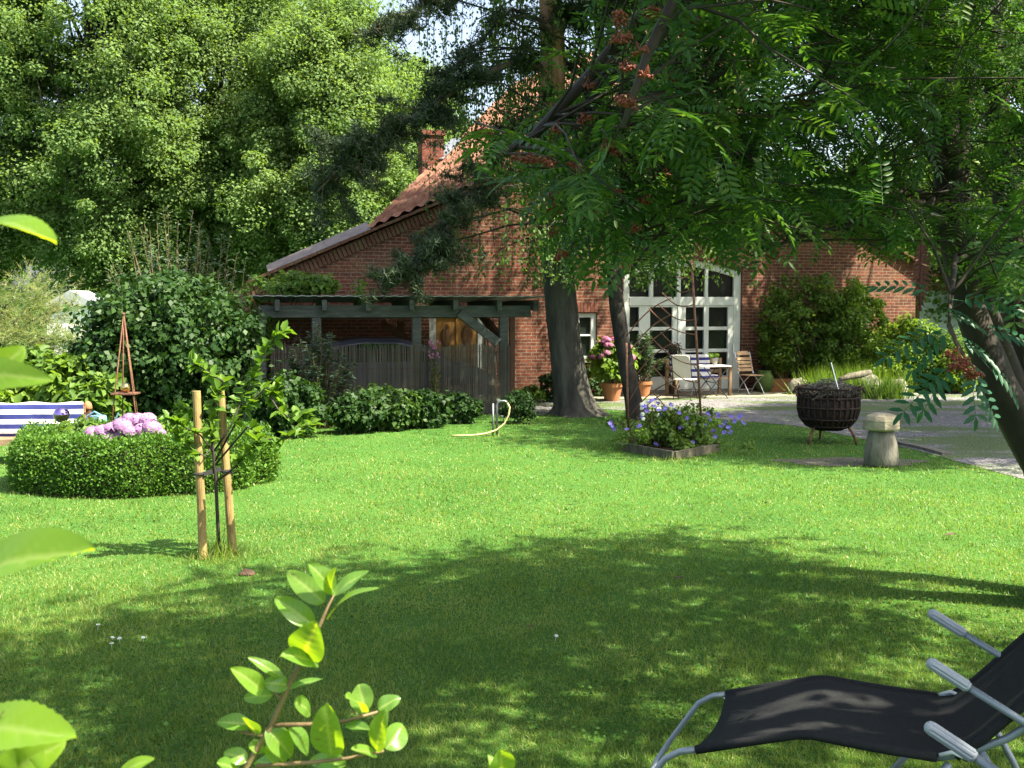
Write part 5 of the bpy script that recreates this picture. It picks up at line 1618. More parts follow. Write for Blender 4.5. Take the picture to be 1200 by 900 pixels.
# ------------------------------------------------------------------ fire basket with brushwood
p = G(970, 519); 
fbk = thing('fire_basket', 'round dark iron fire basket on three bent legs on the lawn', 'fire basket', p)
Rb, zc = .45, .62
b = MB()
prof = [(.02, .20), (.20, .21), (.33, .27), (.42, .38), (.455, .52), (.455, .70), (.45, .84)]
n_h = 30
for k in range(n_h):
    a = 2 * math.pi * k / n_h
    b.tube([(r * math.cos(a), r * math.sin(a), z) for r, z in prof], .013, 5)
for r, z in ((.33, .27), (.42, .38), (.457, .55), (.457, .70), (.46, .84)):
    b.tube([(r * math.cos(a), r * math.sin(a), z) for a in [2 * math.pi * i / 36 for i in range(37)]], .014, 5, cap=False)
b.build('basket', M['basket'], fbk, smooth=True, local=True)
b = MB(); b.lathe([(.02, .215), (.19, .225), (.32, .285), (.405, .385), (.437, .52), (.437, .68), (.40, .70), (.02, .72)], seg=32, wob=.012); b.build('lining', M['basket'], fbk, smooth=True, local=True)
for a in (R(215), R(325), R(90)):
    c_, s_ = math.cos(a), math.sin(a)
    b = MB(); b.tube([(.30 * c_, .30 * s_, .27), (.36 * c_, .36 * s_, .2), (.41 * c_, .41 * s_, .1), (.44 * c_, .44 * s_, 0)], [.02, .022, .02, .018], 7)
    b.build('leg', M['rust'], fbk, smooth=True, local=True)
for a in (R(180), R(0)):
    c_, s_ = math.cos(a), math.sin(a)
    b = MB(); b.tube([((.47 + .035 * (1 - math.cos(t))) * c_, .05 * math.sin(t), .84 + .05 * math.cos(t) - .03) for t in [2 * math.pi * i / 12 for i in range(13)]], .01, 5); b.build('handle', M['basket'], fbk, smooth=True, local=True)
bw = thing('brushwood', 'heap of dry twigs and clippings filling the fire basket', 'brushwood', p + Vector((0, 0, .71)))
b = MB()
for k in range(420):
    a = random.uniform(0, 6.28); rr = .40 * math.sqrt(random.random()); z = .02 + random.random() * (.28 - .45 * rr)
    if z < 0: z = .02
    L = random.uniform(.08, .34); q = random.uniform(0, 6.28); e = random.gauss(.1, .35)
    d = Vector((math.cos(q) * math.cos(e), math.sin(q) * math.cos(e), math.sin(e))) * L
    o = Vector((rr * math.cos(a), rr * math.sin(a), z)); r_ = random.uniform(.003, .009)
    b.tube([o - d * .5, o + Vector((random.gauss(0, .015), random.gauss(0, .015), .01)), o + d * .5], [r_, r_, r_ * .6], 4)
b.build('twigs', M['grey_wood'], bw, local=True)
P = np.array([[random.gauss(0, .22), random.gauss(0, .22), random.uniform(.02, .16)] for _ in range(500)]) + ORG[bw.name]
V, F = scatter(P, rnd_dirs(500), rnd_dirs(500), .06, T_DIA, .6); raw_mesh('dry_leaves', V, F, M['clod'], bw)
pk_ = thing('poker', 'thin bright metal rod leaning in the fire basket', 'poker', at(984, 462, p.y - .3))
b = MB(); b.tube([at(984, 462, p.y - .3), at(974, 425, p.y - .1)], .008, 6); b.tube([at(984, 462, p.y - .3), at(985, 464, p.y - .3)], .016, 6); b.build('rod', M['chrome'], pk_)

# wooden mushroom
p = G(1032, 546)
mu = thing('wooden_mushroom', 'mushroom carved from a grey log standing on the lawn edge', 'sculpture', p)
sc_ = 14.2 / F_PX
b = MB(); b.lathe([(.19, 0), (.215, .04), (.215, .16), (.20, .28), (.175, .38), (.155, .47)], seg=22, wob=.02, ph=1); b.build('stem', M['grey_wood'], mu, smooth=True, local=True)
b = MB(); b.lathe([(.17, .462), (.225, .475), (.235, .50), (.225, .60), (.19, .655), (.10, .685), (.01, .69)], seg=11, wob=.03, ph=2); b.build('cap', M['cap_wood'], mu, smooth=False, local=True, bevel=.008)
# edging board right of the mushroom
ed = thing('edging_plank', 'half buried grey plank edging the lawn right of the mushroom', 'plank', G(1090, 528))
b = MB(); P = [G(1046, 519), G(1080, 526), G(1110, 534)]
for i in range(2): b.beam(P[i] + Vector((0, 0, .02)), P[i + 1] + Vector((0, 0, .02)), .14, .05)
b.build('board', M['grey_wood'], ed)
# gravel patch below the basket
pp = [(p.x - .25 + (.95 + .12 * math.sin(3 * a) + .08 * math.sin(7 * a + 1)) * math.cos(a), p.y + .35 + (.42 + .05 * math.sin(5 * a)) * math.sin(a)) for a in [2 * math.pi * k / 40 for k in range(40)]]
sheet('bare_patch', pp, .005, M['bare_patch'])

# standpipe with hose
p = G(580, 511)
sp = thing('standpipe', 'pair of grey water pipes with a bent tap standing in the lawn', 'standpipe', p)
b = MB(); b.tube([(-.03, 0, 0), (-.03, 0, .52)], .016, 8); b.build('support_pipe', M['steel'], sp, smooth=True, local=True)
b = MB(); b.tube([(.03, 0, 0), (.03, 0, .50), (.05, 0, .54), (.09, 0, .56), (.16, 0, .56), (.2, 0, .53)], .018, 8); b.build('tap_pipe', M['steel'], sp, smooth=True, local=True)
b = MB(); b.box((.06, 0, .58), (.05, .015, .03)); b.build('tap_lever', M['chrome'], sp, local=True)
hs_ = thing('garden_hose', 'yellowish hose drooping from the standpipe onto the grass', 'hose', p + Vector((-.3, 0, 0)))
P = [p + Vector(v) for v in ((.2, 0, .53), (.235, -.01, .46), (.22, -.02, .34), (.15, -.03, .2), (.02, -.06, .10), (-.15, -.1, .05), (-.35, -.14, .03), (-.55, -.15, .025), (-.68, -.13, .02))]
b = MB(); b.tube(P, .014, 7); b.build('hose_line', M['hose'], hs_, smooth=True)

# ------------------------------------------------------------------ box hedge with hydrangea, obelisk, globes, striped bench
hc = Vector((gpx(157, 12.6), 12.75, 0))
hedge = thing('box_hedge', 'low clipped box hedge ring around the lilac hydrangea', 'hedge', hc)
RX, RY, HH, TH = 1.42, 1.02, .57, .42
def hedge_surface(n):
    a = RNG.uniform(0, 2 * math.pi, n)
    k = RNG.random(n)
    rr = np.ones(n); z = np.zeros(n); N = np.zeros((n, 3))
    out = k < .55; top = (k >= .55) & (k < .85); inn = k >= .85
    sw_ = 1 + .03 * np.sin(3 * a + .5) + .025 * np.sin(7 * a) + .02 * np.sin(13 * a + 1)
    z[out] = RNG.uniform(.02, HH, out.sum()); rr[out] = 1
    z[top] = HH; rr[top] = RNG.uniform(1 - TH / RX, 1, top.sum())
    z[inn] = RNG.uniform(.2, HH, inn.sum()); rr[inn] = 1 - TH / RX
    ca, sa = np.cos(a), np.sin(a)
    N[out] = np.stack([ca, sa, 0 * a], 1)[out]; N[inn] = -np.stack([ca, sa, 0 * a], 1)[inn]; N[top] = (0, 0, 1)
    edge = np.clip((z - HH + .14) / .14, 0, 1)
    rr2 = rr - np.where(out, edge ** 2 * .05, 0)
    bulge = np.where(out, .03 * np.sin(np.clip(z / HH, 0, 1) * math.pi), 0)
    z = z + np.where(top, .025 * np.sin(9 * a) + .02 * np.sin(23 * a + rr * 30), 0)
    P = np.stack([hc.x + RX * sw_ * (rr2 + bulge) * ca, hc.y + RY * sw_ * (rr2 + bulge) * sa, z], 1)
    return P, N
P, N = hedge_surface(62000)
P += N * RNG.normal(0, .032, (len(P), 1)) + RNG.normal(0, .008, P.shape)
P[:, 2] = np.maximum(P[:, 2], .015)
Nn = unit(N * .6 + RNG.normal(size=N.shape) * .5 + np.array([0, 0, .3]))
T = unit(N * .8 + RNG.normal(size=N.shape) * .7 + np.array([0, 0, .5]))
V, F = scatter(P, T, Nn, RNG.uniform(.026, .046, len(P)), T_DIA, .62)
raw_mesh('foliage', V, F, M['box_leaf'], hedge)
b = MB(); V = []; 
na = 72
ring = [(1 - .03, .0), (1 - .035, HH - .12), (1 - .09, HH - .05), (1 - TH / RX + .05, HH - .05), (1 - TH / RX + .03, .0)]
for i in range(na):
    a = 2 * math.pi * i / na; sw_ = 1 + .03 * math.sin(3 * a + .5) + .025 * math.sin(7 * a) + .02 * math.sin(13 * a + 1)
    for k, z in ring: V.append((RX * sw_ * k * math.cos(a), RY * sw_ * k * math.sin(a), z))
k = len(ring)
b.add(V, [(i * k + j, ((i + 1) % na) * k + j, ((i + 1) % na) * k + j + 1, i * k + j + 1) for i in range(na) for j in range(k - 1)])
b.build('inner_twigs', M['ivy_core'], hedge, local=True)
hp = Vector((gpx(150, 12.7), 12.75, 0))
hpx = [(110, 513), (122, 512), (133, 509), (140, 514), (150, 510), (158, 512), (165, 508), (178, 506), (186, 513), (160, 497), (152, 495), (172, 497), (147, 499), (126, 518), (168, 501), (118, 517), (181, 509), (143, 504)]
hd_ = [at(x, y - 4, 12.5 + (.25 if y < 503 else 0)) for x, y in hpx]
hydrangea('lilac hydrangea with mophead flowers inside the box hedge ring', hp, .42, .68, 0, 0.02, len(hd_), .098, M['lilac'], M['mid_leaf'], heads=hd_, name='lilac_hydrangea')
# obelisk
ot = at(145, 368, 14.2); of_ = []
obl = thing('rusty_obelisk', 'slender rusty four-legged plant obelisk behind the box hedge', 'obelisk', (ot.x, 14.2, 0))
for (dx, dy) in ((-.19, -.12), (.21, -.14), (-.13, .19), (.12, .2)):
    b = MB(); b.tube([(dx * 1.15, dy * 1.15, 0), (0, 0, ot.z)], .009, 6); b.build('leg', M['rust'], obl, smooth=True, local=True)
b = MB(); zz = at(145, 461, 14.2).z; f = 1 - zz / ot.z
b.box((0, 0, zz), (.30, .26, .02)); b.build('shelf', M['rust'], obl, local=True)
b = MB(); b.ball((0, 0, ot.z), .02, 8, 6); b.build('finial', M['rust'], obl, local=True)
o = MB().ball((0, 0, 0), .065, 20, 14).build('golden_globe', M['gold_glass'], None, smooth=True, local=True); o.location = (ot.x + .0, 14.2, zz + .075)
tag(o, 'small golden glass ball resting on the obelisk shelf', 'ball')
# gazing ball on stick
gz = at(72, 486, 13.2)
gzt = thing('gazing_ball', 'shiny purple gazing ball on a stick inside the hedge ring', 'gazing ball', (gz.x, gz.y, 0))
b = MB(); b.ball((0, 0, gz.z), .095, 24, 16); b.build('globe', M['purple_glass'], gzt, smooth=True, local=True)
b = MB(); b.tube([(0, 0, 0), (0, 0, gz.z - .09)], .012, 6); b.build('stick', M['twig'], gzt, local=True)
shrub('bed_plant', 'leafy green plant around the purple gazing ball stick', 'plant', (gpx(82, 12.7), 12.75, .42), (.42, .32, .33), 60, 50, .06, M['mid_leaf'], clump=.3, up=.5)
# striped bench at left
sbY = 14.5
p0, p1 = at(-75, 512, sbY), at(92, 508, sbY)
zb_, zt_ = at(45, 514, sbY).z, at(45, 473, sbY).z
sb = thing('lounging_bench', 'wooden bench at the left edge carrying a striped back cushion', 'bench', ((p0.x + p1.x) / 2, sbY, 0), R(3))
hw = (p1.x - p0.x) / 2
for sx in (-1, 1):
    for y in (-.3, .2):
        b = MB(); b.box((sx * (hw - .05), y, .19 if y < 0 else .38), (.07, .07, .38 if y < 0 else .76)); b.build('leg', M['bench_wood'], sb, local=True)
b = MB()
for k in range(5): b.box((0, -.28 + k * .11, .31), (2 * hw, .09, .03))
b.box((0, -.34, .30), (2 * hw, .03, .08)); b.build('seat', M['bench_wood'], sb, local=True)
b = MB(); 
for k in range(3): b.box((0, .24, .45 + k * .11), (2 * hw, .03, .08))
b.build('backrest', M['bench_wood'], sb, local=True)
cu = MB(); V = []; nx, nz = 24, 10
for side in (0, 1):
    for i in range(nx + 1):
        x = -hw + 2 * hw * i / nx
        for j in range(nz + 1):
            t = j / nz; z = .30 + (zt_ - .30) * t
            edge = min(1, 4 * min(i / nx, 1 - i / nx) + .2, 5 * min(t, 1 - t) + .2)
            fold = .5 + .5 * abs(math.sin(i / nx * 3 * math.pi))
            y = .12 + .05 * t - (.06 * edge * fold if side == 0 else -.0)
            V.append((x, y, z + .012 * math.sin(i * .9) * t))
k = (nx + 1) * (nz + 1)
fs = [(i * (nz + 1) + j, (i + 1) * (nz + 1) + j, (i + 1) * (nz + 1) + j + 1, i * (nz + 1) + j + 1) for i in range(nx) for j in range(nz)]
cu.add(V, fs + [tuple(k + q for q in reversed(f)) for f in fs])
co = cu.build('striped_cushion', M['stripe'], None, smooth=True, local=True)
co.location = sb.location; co.rotation_euler = (0, 0, R(3))
tag(co, 'long blue and white striped cushion leaning on the bench at the left edge', 'cushion')
# bucket and post beside it
p = Vector((gpx(113, 14.6), 14.6, 0))
bk = thing('watering_can', 'blue grey watering can standing between the bench and the obelisk', 'watering can', p)
b = MB(); b.lathe([(.10, 0), (.115, .02), (.105, .3), (.09, .31), (.02, .31)], c=(0, 0, .30), seg=18); b.build('can_body', M['blue_plastic'], bk, smooth=True, local=True)
b = MB(); b.tube([(.1, 0, .38), (.2, 0, .5), (.27, 0, .64)], [.02, .014, .012], 6); b.build('spout', M['blue_plastic'], bk, local=True)
b = MB(); b.tube([(-.1, 0, .35), (-.18, 0, .45), (-.15, 0, .6), (-.05, 0, .66), (.04, 0, .61)], .012, 6); b.build('handle', M['blue_plastic'], bk, local=True)
b = MB(); b.box((0, 0, .15), (.34, .3, .295)); b.build('stand', M['grey_wood'], bk, local=True)
p = Vector((gpx(101, 14.9), 14.9, 0))
ps = thing('wooden_post', 'dark wooden post with a small red cap beside the watering can', 'post', p)
b = MB(); b.box((0, 0, .33), (.07, .07, .66)); b.build('shaft', M['brown_wood'], ps, local=True)
b = MB(); b.lathe([(.05, .66), (.06, .68), (.05, .74), (.02, .77), (.005, .775)], seg=12); b.build('cap', M['terracotta'], ps, smooth=True, local=True)

# ------------------------------------------------------------------ staked sapling
GSk = 'round stakes holding the apple sapling'
def stake(label, bx, by, tx_, ty_):
    p = G(bx, by); d = p.y
    T_ = at(tx_, ty_, d + .02)
    t = thing('wooden_stake', label, 'stake', p, 0, GSk)
    n = 8
    b = MB(); b.tube([p.lerp(T_, k / n) + Vector((random.gauss(0, .002), random.gauss(0, .002), 0)) for k in range(n + 1)], [.036 - .003 * k / n for k in range(n + 1)], 14)
    b.build('shaft', M['stake'], t, smooth=False, bevel=.003)
    return p, T_
pA, tA = stake('upright round wooden stake left of the sapling stem', 238, 655, 230, 458)
pB, tB = stake('leaning round wooden stake right of the sapling stem', 273, 650, 258, 456)
z_t = at(250, 553, 8.95).z
qa = pA.lerp(tA, z_t / tA.z); qb = pB.lerp(tB, z_t / tB.z)
tie = thing('sapling_tie', 'dark strap tying the sapling between its two stakes', 'strap', (qa + qb) / 2)
b = MB()
for q in (qa, qb):
    b.tube([q + Vector((.043 * math.cos(t), .043 * math.sin(t), -.02 + .002 * k)) for k, t in enumerate([2 * math.pi * i / 14 for i in range(15)])], .013, 5)
b.beam(qa + Vector((.04, -.03, 0)), qb + Vector((-.04, -.03, .02)), .01, .035); b.build('strap_band', M['rubber'], tie)
sb_ = G(257, 653)
sap = thing('apple_sapling', 'young apple sapling tied between two wooden stakes', 'tree', sb_)
mb = MB(); SY = sb_.y
def sp_(path, r0, r1):
    P = [at(x, y, SY + dy) for x, y, dy in path]
    n = len(P); mb.tube(P, [r0 + (r1 - r0) * i / (n - 1) for i in range(n)], 7)
    return P
t0 = [sb_] + [at(x, y, SY) for x, y in ((255, 610), (253, 565), (250, 530), (247, 500), (252, 470), (262, 447))]
mb.tube(t0, [.017, .015, .014, .013, .011, .009, .005], 8)
twigs = [t0[3:]]
for pth in ([(253, 565, 0), (275, 548, -.1), (290, 530, -.2), (304, 515, -.25)],
            [(250, 530, 0), (235, 510, -.1), (215, 500, -.2), (196, 488, -.3)],
            [(250, 530, 0), (270, 500, 0), (290, 455, .1), (305, 425, .1), (322, 395, .1), (332, 388, .1)],
            [(252, 540, 0), (285, 480, .1), (310, 455, .1), (322, 470, .1), (325, 445, .1)],
            [(252, 545, 0), (290, 500, -.1), (312, 515, -.2), (340, 512, -.2), (355, 505, -.2), (368, 495, -.2)],
            [(262, 447, 0), (250, 440, 0), (238, 432, 0), (224, 424, 0)],
            [(310, 455, .1), (326, 480, 0), (340, 490, -.1), (358, 485, -.1)],
            [(247, 500, 0), (230, 480, .1), (210, 480, .1)], [(250, 520, 0), (240, 535, -.1), (215, 520, -.1), (208, 505, -.1)]):
    twigs.append(sp_(pth, .009, .003))
mb.build('trunk', M['bark_dark'], sap, smooth=True)
P = []; T = []
for tw in twigs:
    n = len(tw)
    for i in range(n - 1):
        wgt = 6 if i < n - 2 else 16
        for k in range(wgt + int((tw[i + 1] - tw[i]).length * 45)):
            if i == 0 and tw is not twigs[0]: continue
            q = tw[i].lerp(tw[i + 1], random.random())
            P.append(q); T.append(((tw[i + 1] - tw[i]).normalized() * .6 + Vector((random.gauss(0, .8), random.gauss(0, .8), random.gauss(-.05, .6)))))
P = np.array([list(p) for p in P]); T = np.array([list(p) for p in T])
V, F = scatter(P, T, rnd_dirs(len(P)) * .5 + np.array([0, -.2, 1.0]), RNG.uniform(.075, .125, len(P)), T_LEAF, .68)
raw_mesh('foliage', V, F, M['apple_leaf'], sap)

# ------------------------------------------------------------------ foreground leafy shoots
VEIN = []
def big_leaf(base, tip, width, nrm, curl=.12, fold=.22, nu=30, nv=10, serr=0.0):
    base, tip = Vector(base), Vector(tip)
    d = tip - base; L = d.length; d.normalize()
    nrm = Vector(nrm); x = d.cross(nrm).normalized(); nz = x.cross(d).normalized()
    V = []; F = []
    for i in range(nu + 1):
        t = i / nu
        w = width * .57 * (math.sin(math.pi * t ** .82) ** .62) * (1 - .1 * t) + .0004
        if serr: w *= 1 + serr * ((i % 2) * 2 - 1)
        c = base + d * (L * t) + nz * (curl * L * (math.sin(math.pi * t) * .6 - t * t * .5))
        for j in range(nv + 1):
            s = -1 + 2 * j / nv
            ph = (t * 7.5 - abs(s) * 1.1) % 1.0; lv = max(0, 1 - abs(ph - .5) / .16)
            rip = -.02 * width * lv * (1 - abs(s)) + .03 * width * math.sin(t * 9 + s * 2.3 + width * 900)
            VEIN.append(max(1.0 if j == nv // 2 else 0.0, .55 * lv * (1 - .6 * abs(s))))
            V.append(list(c + x * (s * w) + nz * (fold * abs(s) * w + rip)))
    for i in range(nu):
        for j in range(nv):
            a = i * (nv + 1) + j; F.append((a, a + 1, a + nv + 2, a + nv + 1))
    return np.array(V), np.array(F)

def leafy_shoot(name, label, base, stems, leaves, Y, group=None, serr=0.0, mat='fg_leaf'):
    t = thing(name, label, 'plant', base, 0, group)
    mb = MB()
    for path, r0, r1 in stems:
        P = [Vector(q) if len(q) == 3 and q[0] < 5 and q[1] < 5 else at(q[0], q[1], q[2] if len(q) > 2 else Y) for q in path]
        n = len(P); mb.tube(P, [r0 + (r1 - r0) * i / (n - 1) for i in range(n)], 8)
    mb.build('stem', M['green_twig'], t, smooth=True)
    parts = []; VEIN.clear()
    for lf in leaves:
        bx, by, tx_, ty_, w = lf[:5]
        dd = lf[5] if len(lf) > 5 else random.uniform(-.03, .03)
        yy = lf[7] if len(lf) > 7 else Y
        nr = lf[6] if len(lf) > 6 else (random.gauss(0, .35), -random.uniform(.2, .8), random.uniform(.4, .9))
        parts.append(big_leaf(at(bx, by, yy), at(tx_, ty_, yy + dd), w * 1.12 / F_PX * yy, nr, curl=random.uniform(.02, .16), fold=random.uniform(.12, .4), serr=serr))
    V, F = join(parts)
    lo_ = raw_mesh('foliage', V, F, M[mat], t, smooth=True)
    at_ = lo_.data.attributes.new('vein', 'FLOAT', 'POINT'); at_.data.foreach_set('value', np.array(VEIN, np.float32))
    return t
S1 = [(380, 706, 336, 669, 22), (391, 694, 362, 660, 19), (391, 697, 392, 665, 14), (392, 698, 431, 668, 22), (384, 726, 439, 684, 15),
      (368, 733, 322, 700, 21), (357, 768, 370, 731, 37, -.03, (0, -1, .2)), (373, 777, 330, 767, 26), (331, 794, 291, 770, 11), (308, 810, 272, 783, 19), (338, 803, 308, 800, 18),
      (338, 808, 378, 795, 13), (319, 815, 285, 818, 14), (345, 822, 365, 836, 19), (293, 850, 254, 846, 17), (312, 853, 343, 888, 24), (338, 853, 363, 885, 22),
      (389, 885, 382, 826, 34, -.02, (-.2, -1, .3)), (291, 873, 311, 880, 14), (425, 834, 407, 815, 22), (430, 834, 420, 801, 24), (443, 832, 469, 817, 17), (441, 880, 452, 831, 24), (452, 878, 473, 848, 24),
      (405, 851, 433, 855, 13), (441, 886, 412, 877, 14), (405, 898, 362, 890, 20), (300, 862, 285, 840, 16), (310, 875, 335, 895, 18), (325, 905, 300, 890, 22), (280, 905, 255, 893, 20), (290, 890, 262, 882, 16)]
ST1 = [([(-.28, .93, 0), (-.27, .95, .8), (285, 905, 1.0), (300, 880, 1.0), (318, 850, 1.0), (340, 800, 1.0), (362, 760, 1.0), (376, 730, 1.0), (391, 697, 1.0)], 0.0036, .0014),
       ([(322, 850, 1.0), (360, 849, 1.0), (405, 845, 1.0), (443, 834, 1.0)], .0025, .0012), ([(300, 898, 1.0), (360, 894, 1.0), (405, 889, 1.0), (450, 880, 1.0)], .0025, .0012),
       ([(312, 862, 1.0), (290, 860, 1.0), (270, 852, 1.0)], .0018, .001), ([(330, 820, 1.0), (318, 808, 1.0)], .0015, .001)]
leafy_shoot('leafy_shoot', 'bright leafy shoot rising in the foreground left of centre', (-.28, .93, 0), ST1, S1, 1.0)
leafy_shoot('leafy_shoot', 'short leafy tip poking in at the bottom edge near the middle', (-.02, 1.05, 0), [([(-.02, 1.05, 0), (-.012, 1.05, 1.2), (583, 905, 1.05)], .004, .0015)], [(586, 908, 588, 878, 28, -.02, (.3, -1, .3)), (583, 908, 572, 884, 10)], 1.05)
S2 = [(-60, 285, 63, 268, 46, -.05, (.1, -.25, 1)), (-45, 450, 50, 440, 34, -.05, (-.2, -.9, .5)), (-30, 455, 28, 408, 36, 0, (.4, -1, .1)), (-70, 700, 104, 636, 74, -.05, (-.25, -.5, 1)), (-60, 862, 83, 858, 62, -.05, (0, -.6, 1)), (10, 905, 75, 870, 36, 0, (.3, -.9, .4)), (20, 915, 42, 862, 44, 0, (.1, -1, .4)), (140, 908, 180, 888, 16, 0, (0, -.6, 1), .8)]
ST2 = [([(-.36, .58, 0), (-.36, .58, 1.2), (-.345, .58, 1.7), (-.34, .58, 2.0), (-.335, .58, 2.15)], .007, .003), ([(-.345, .58, 1.86), (-70, 700, .6)], .003, .002), ([(-.34, .58, 2.0), (-45, 452, .6)], .003, .002), ([(-.335, .58, 2.1), (-60, 285, .6)], .003, .002), ([(-.35, .58, 1.72), (-60, 862, .6)], .003, .002), ([(-.36, .58, 1.5), (0, 950, .62), (20, 912, .6)], .003, .0015)]
leafy_shoot('leafy_shoot', 'large close leaves reaching in from the left edge', (-.36, .58, 0), ST2, S2, .6, serr=.035, mat='fg_close')

# ------------------------------------------------------------------ sun loungers
AX = Vector((.91, -.41, 0)).normalized(); PV = Vector((.228, .59, 0)); WD = PV.length; PVn = PV.normalized()
N0 = Vector((.69, 4.01, 0))
lo = thing('sun_lounger', 'black sling sun lounger on grey tubular legs in the near corner of the lawn', 'sun lounger', N0 + AX * .6 + PVn * WD / 2, 0, 'sun loungers on the lawn')
def lp(s, w, z): return N0 + AX * s + PVn * (w * WD) + Vector((0, 0, z))
side = [(0, .40), (.2, .465), (.36, .515), (.42, .525), (.48, .522), (.65, .515), (.84, .515), (.90, .53), (.98, .60), (1.12, .76), (1.32, .99), (1.45, 1.14)]
V = []; nw = 10
for (s, z) in side:
    for j in range(nw + 1):
        w = j / nw
        V.append(list(lp(s + .02 * math.sin(math.pi * w) * (1 if s < .1 else 0), w, z - .022 * math.sin(math.pi * w))))
k = nw + 1
F = [(i * k + j, i * k + j + 1, (i + 1) * k + j + 1, (i + 1) * k + j) for i in range(len(side) - 1) for j in range(nw)]
slg = raw_mesh('sling', np.array(V), np.array(F), M['sling'], lo, smooth=True)
md = slg.modifiers.new('thick', 'SOLIDIFY'); md.thickness = .006
for w in (0, 1):
    b = MB(); b.tube([lp(s, w, z - .004) for s, z in side[:7]], .017, 10); b.build('sling_hem', M['sling'], lo, smooth=True)
    b = MB(); b.tube([lp(s, w, z - .004) for s, z in side[7:]], .017, 10); b.build('sling_hem', M['sling'], lo, smooth=True)
b = MB()
path = [lp(.03, 0, .405), lp(-.06, 0, .38), lp(-.12, 0, .34), lp(-.24, 0, .16), lp(-.30, 0, .06), lp(-.31, .05, .03), lp(-.31, .95, .03), lp(-.30, 1, .06), lp(-.24, 1, .16), lp(-.12, 1, .34), lp(-.06, 1, .38), lp(.03, 1, .405)]
b.tube(path, .0125, 10); b.build('foot_rail', M['frame_grey'], lo, smooth=True)
for w in (0.02, .98):
    b = MB(); b.tube([lp(.82, w, .50), lp(.92, w, .53), lp(1.06, w, .61), lp(1.28, w, .80), lp(1.5, w, 1.02)], .0135, 10); b.build('back_rail', M['frame_grey'], lo, smooth=True)
    b = MB(); b.tube([lp(.55, w, 0.013), lp(.72, w, .24), lp(.88, w, .49)], .0135, 10); b.build('leg', M['frame_grey'], lo, smooth=True)
    b = MB(); b.tube([lp(1.25, w, 0.013), lp(1.12, w, .3), lp(.98, w, .55)], .0135, 10); b.build('leg', M['frame_grey'], lo, smooth=True)
b = MB(); b.tube([lp(.55, .02, .014), lp(.55, .98, .014)], .012, 8); b.tube([lp(1.25, .02, .014), lp(1.25, .98, .014)], .012, 8); b.build('floor_bar', M['frame_grey'], lo, smooth=True)
for w in (1.0, 0.0):
    b = MB(); b.tube([lp(.85, w, .52), lp(.89, w - .03, .545), lp(.93, w - .05, .535), lp(.95, w - .02, .56)], .008, 6); b.build('strap_clip', M['white_paint'], lo, smooth=True)
def arm(parent, w, extra=Vector()):
    wv = w
    wv = w; a0 = lp(.80, wv, .85) + extra; a1 = lp(.935, wv, .775) + extra; a2 = lp(1.12, wv, .675) + extra; a3 = lp(1.35, wv, .56) + extra
    b = MB(); b.tube([a1, a2, a3], .0135, 10); am = b.build('armrest', M['frame_grey'], parent, smooth=True)
    d = (a1 - a0); n = 24; V = []; F = []
    t = d.normalized(); nx_ = t.cross(Vector((0, 0, 1))).normalized(); ny_ = nx_.cross(t)
    secs = [(0, .35), (.04, .8), (.1, .95), (.16, 1), (.94, 1), (.96, .85), (1, .8)]
    for f_, kk in secs:
        for i in range(n):
            a = 2 * math.pi * i / n; r_ = .0205 * kk * (1 if i % 3 else (.86 if .1 < f_ < .95 else 1))
            V.append(list(a0 + d * f_ + (nx_ * math.cos(a) + ny_ * math.sin(a)) * r_))
    for j in range(len(secs) - 1):
        for i in range(n): F.append((j * n + i, j * n + (i + 1) % n, (j + 1) * n + (i + 1) % n, (j + 1) * n + i))
    g = MB(); g.add(V, F + [tuple(range(n - 1, -1, -1))]); g.build('grip', M['grip'], am, smooth=False)
arm(lo, 1.0); arm(lo, -.03)
for w in (-.03, 1.03):
    b = MB(); b.ball(lp(.93, w, .545), .024, 12, 8, sq=(.8, 1, 1)); b.build('hinge_knob', M['rubber'], lo, smooth=True)
b = MB()
for w in (.035, .965): b.tube([lp(s, w, z + .003 - .022 * math.sin(math.pi * w)) for s, z in side], .0018, 5)
b.build('seam', M['rubber'], lo, smooth=True)
lo2 = copy_tree(lo, Vector(lo.location) - PVn * (WD * 2.0), 0, 1.0, 'second black sling lounger beside the first, only its arm in view', 'sun loungers on the lawn')

# ------------------------------------------------------------------ small things on the lawn
p = G(288, 673)
cd = rock('small brown clump of dry bark on the lawn below the stakes', 290, 674, .13, .045, None, 'clod', .08)
cd.name = 'bark_piece'; cd['category'] = 'bark'
GL = 'fallen leaves on the lawn'
for (x, y, c_, lab) in ((1113, 627, 'clod', 'brown fallen leaf on the lawn at the shadow edge far right'), (622, 735, 'clod', 'brown fallen leaf in the shaded middle of the lawn'), (795, 678, 'clod', 'brown fallen leaf right of the lawn centre'), (668, 532 + 60, 'clod', 'pale fallen leaf on the sunlit lawn')):
    q = G(x, y, .045)
    b = MB(); b.add([(-.05, 0, 0), (0, .025, .015), (.055, .005, .02), (0, -.03, .012), (-.05, 0, -.004), (0, .025, .011), (.055, .005, .016), (0, -.03, .008)], [(0, 3, 2, 1), (4, 5, 6, 7), (0, 1, 5, 4), (1, 2, 6, 5), (2, 3, 7, 6), (3, 0, 4, 7)])
    o = b.build('fallen_leaf', M[c_], None, local=True); o.location = q; o.rotation_euler = (0, 0, random.uniform(0, 6)); tag(o, lab, 'leaf', GL)
GD = 'small white daisies in the lawn'
dz = None
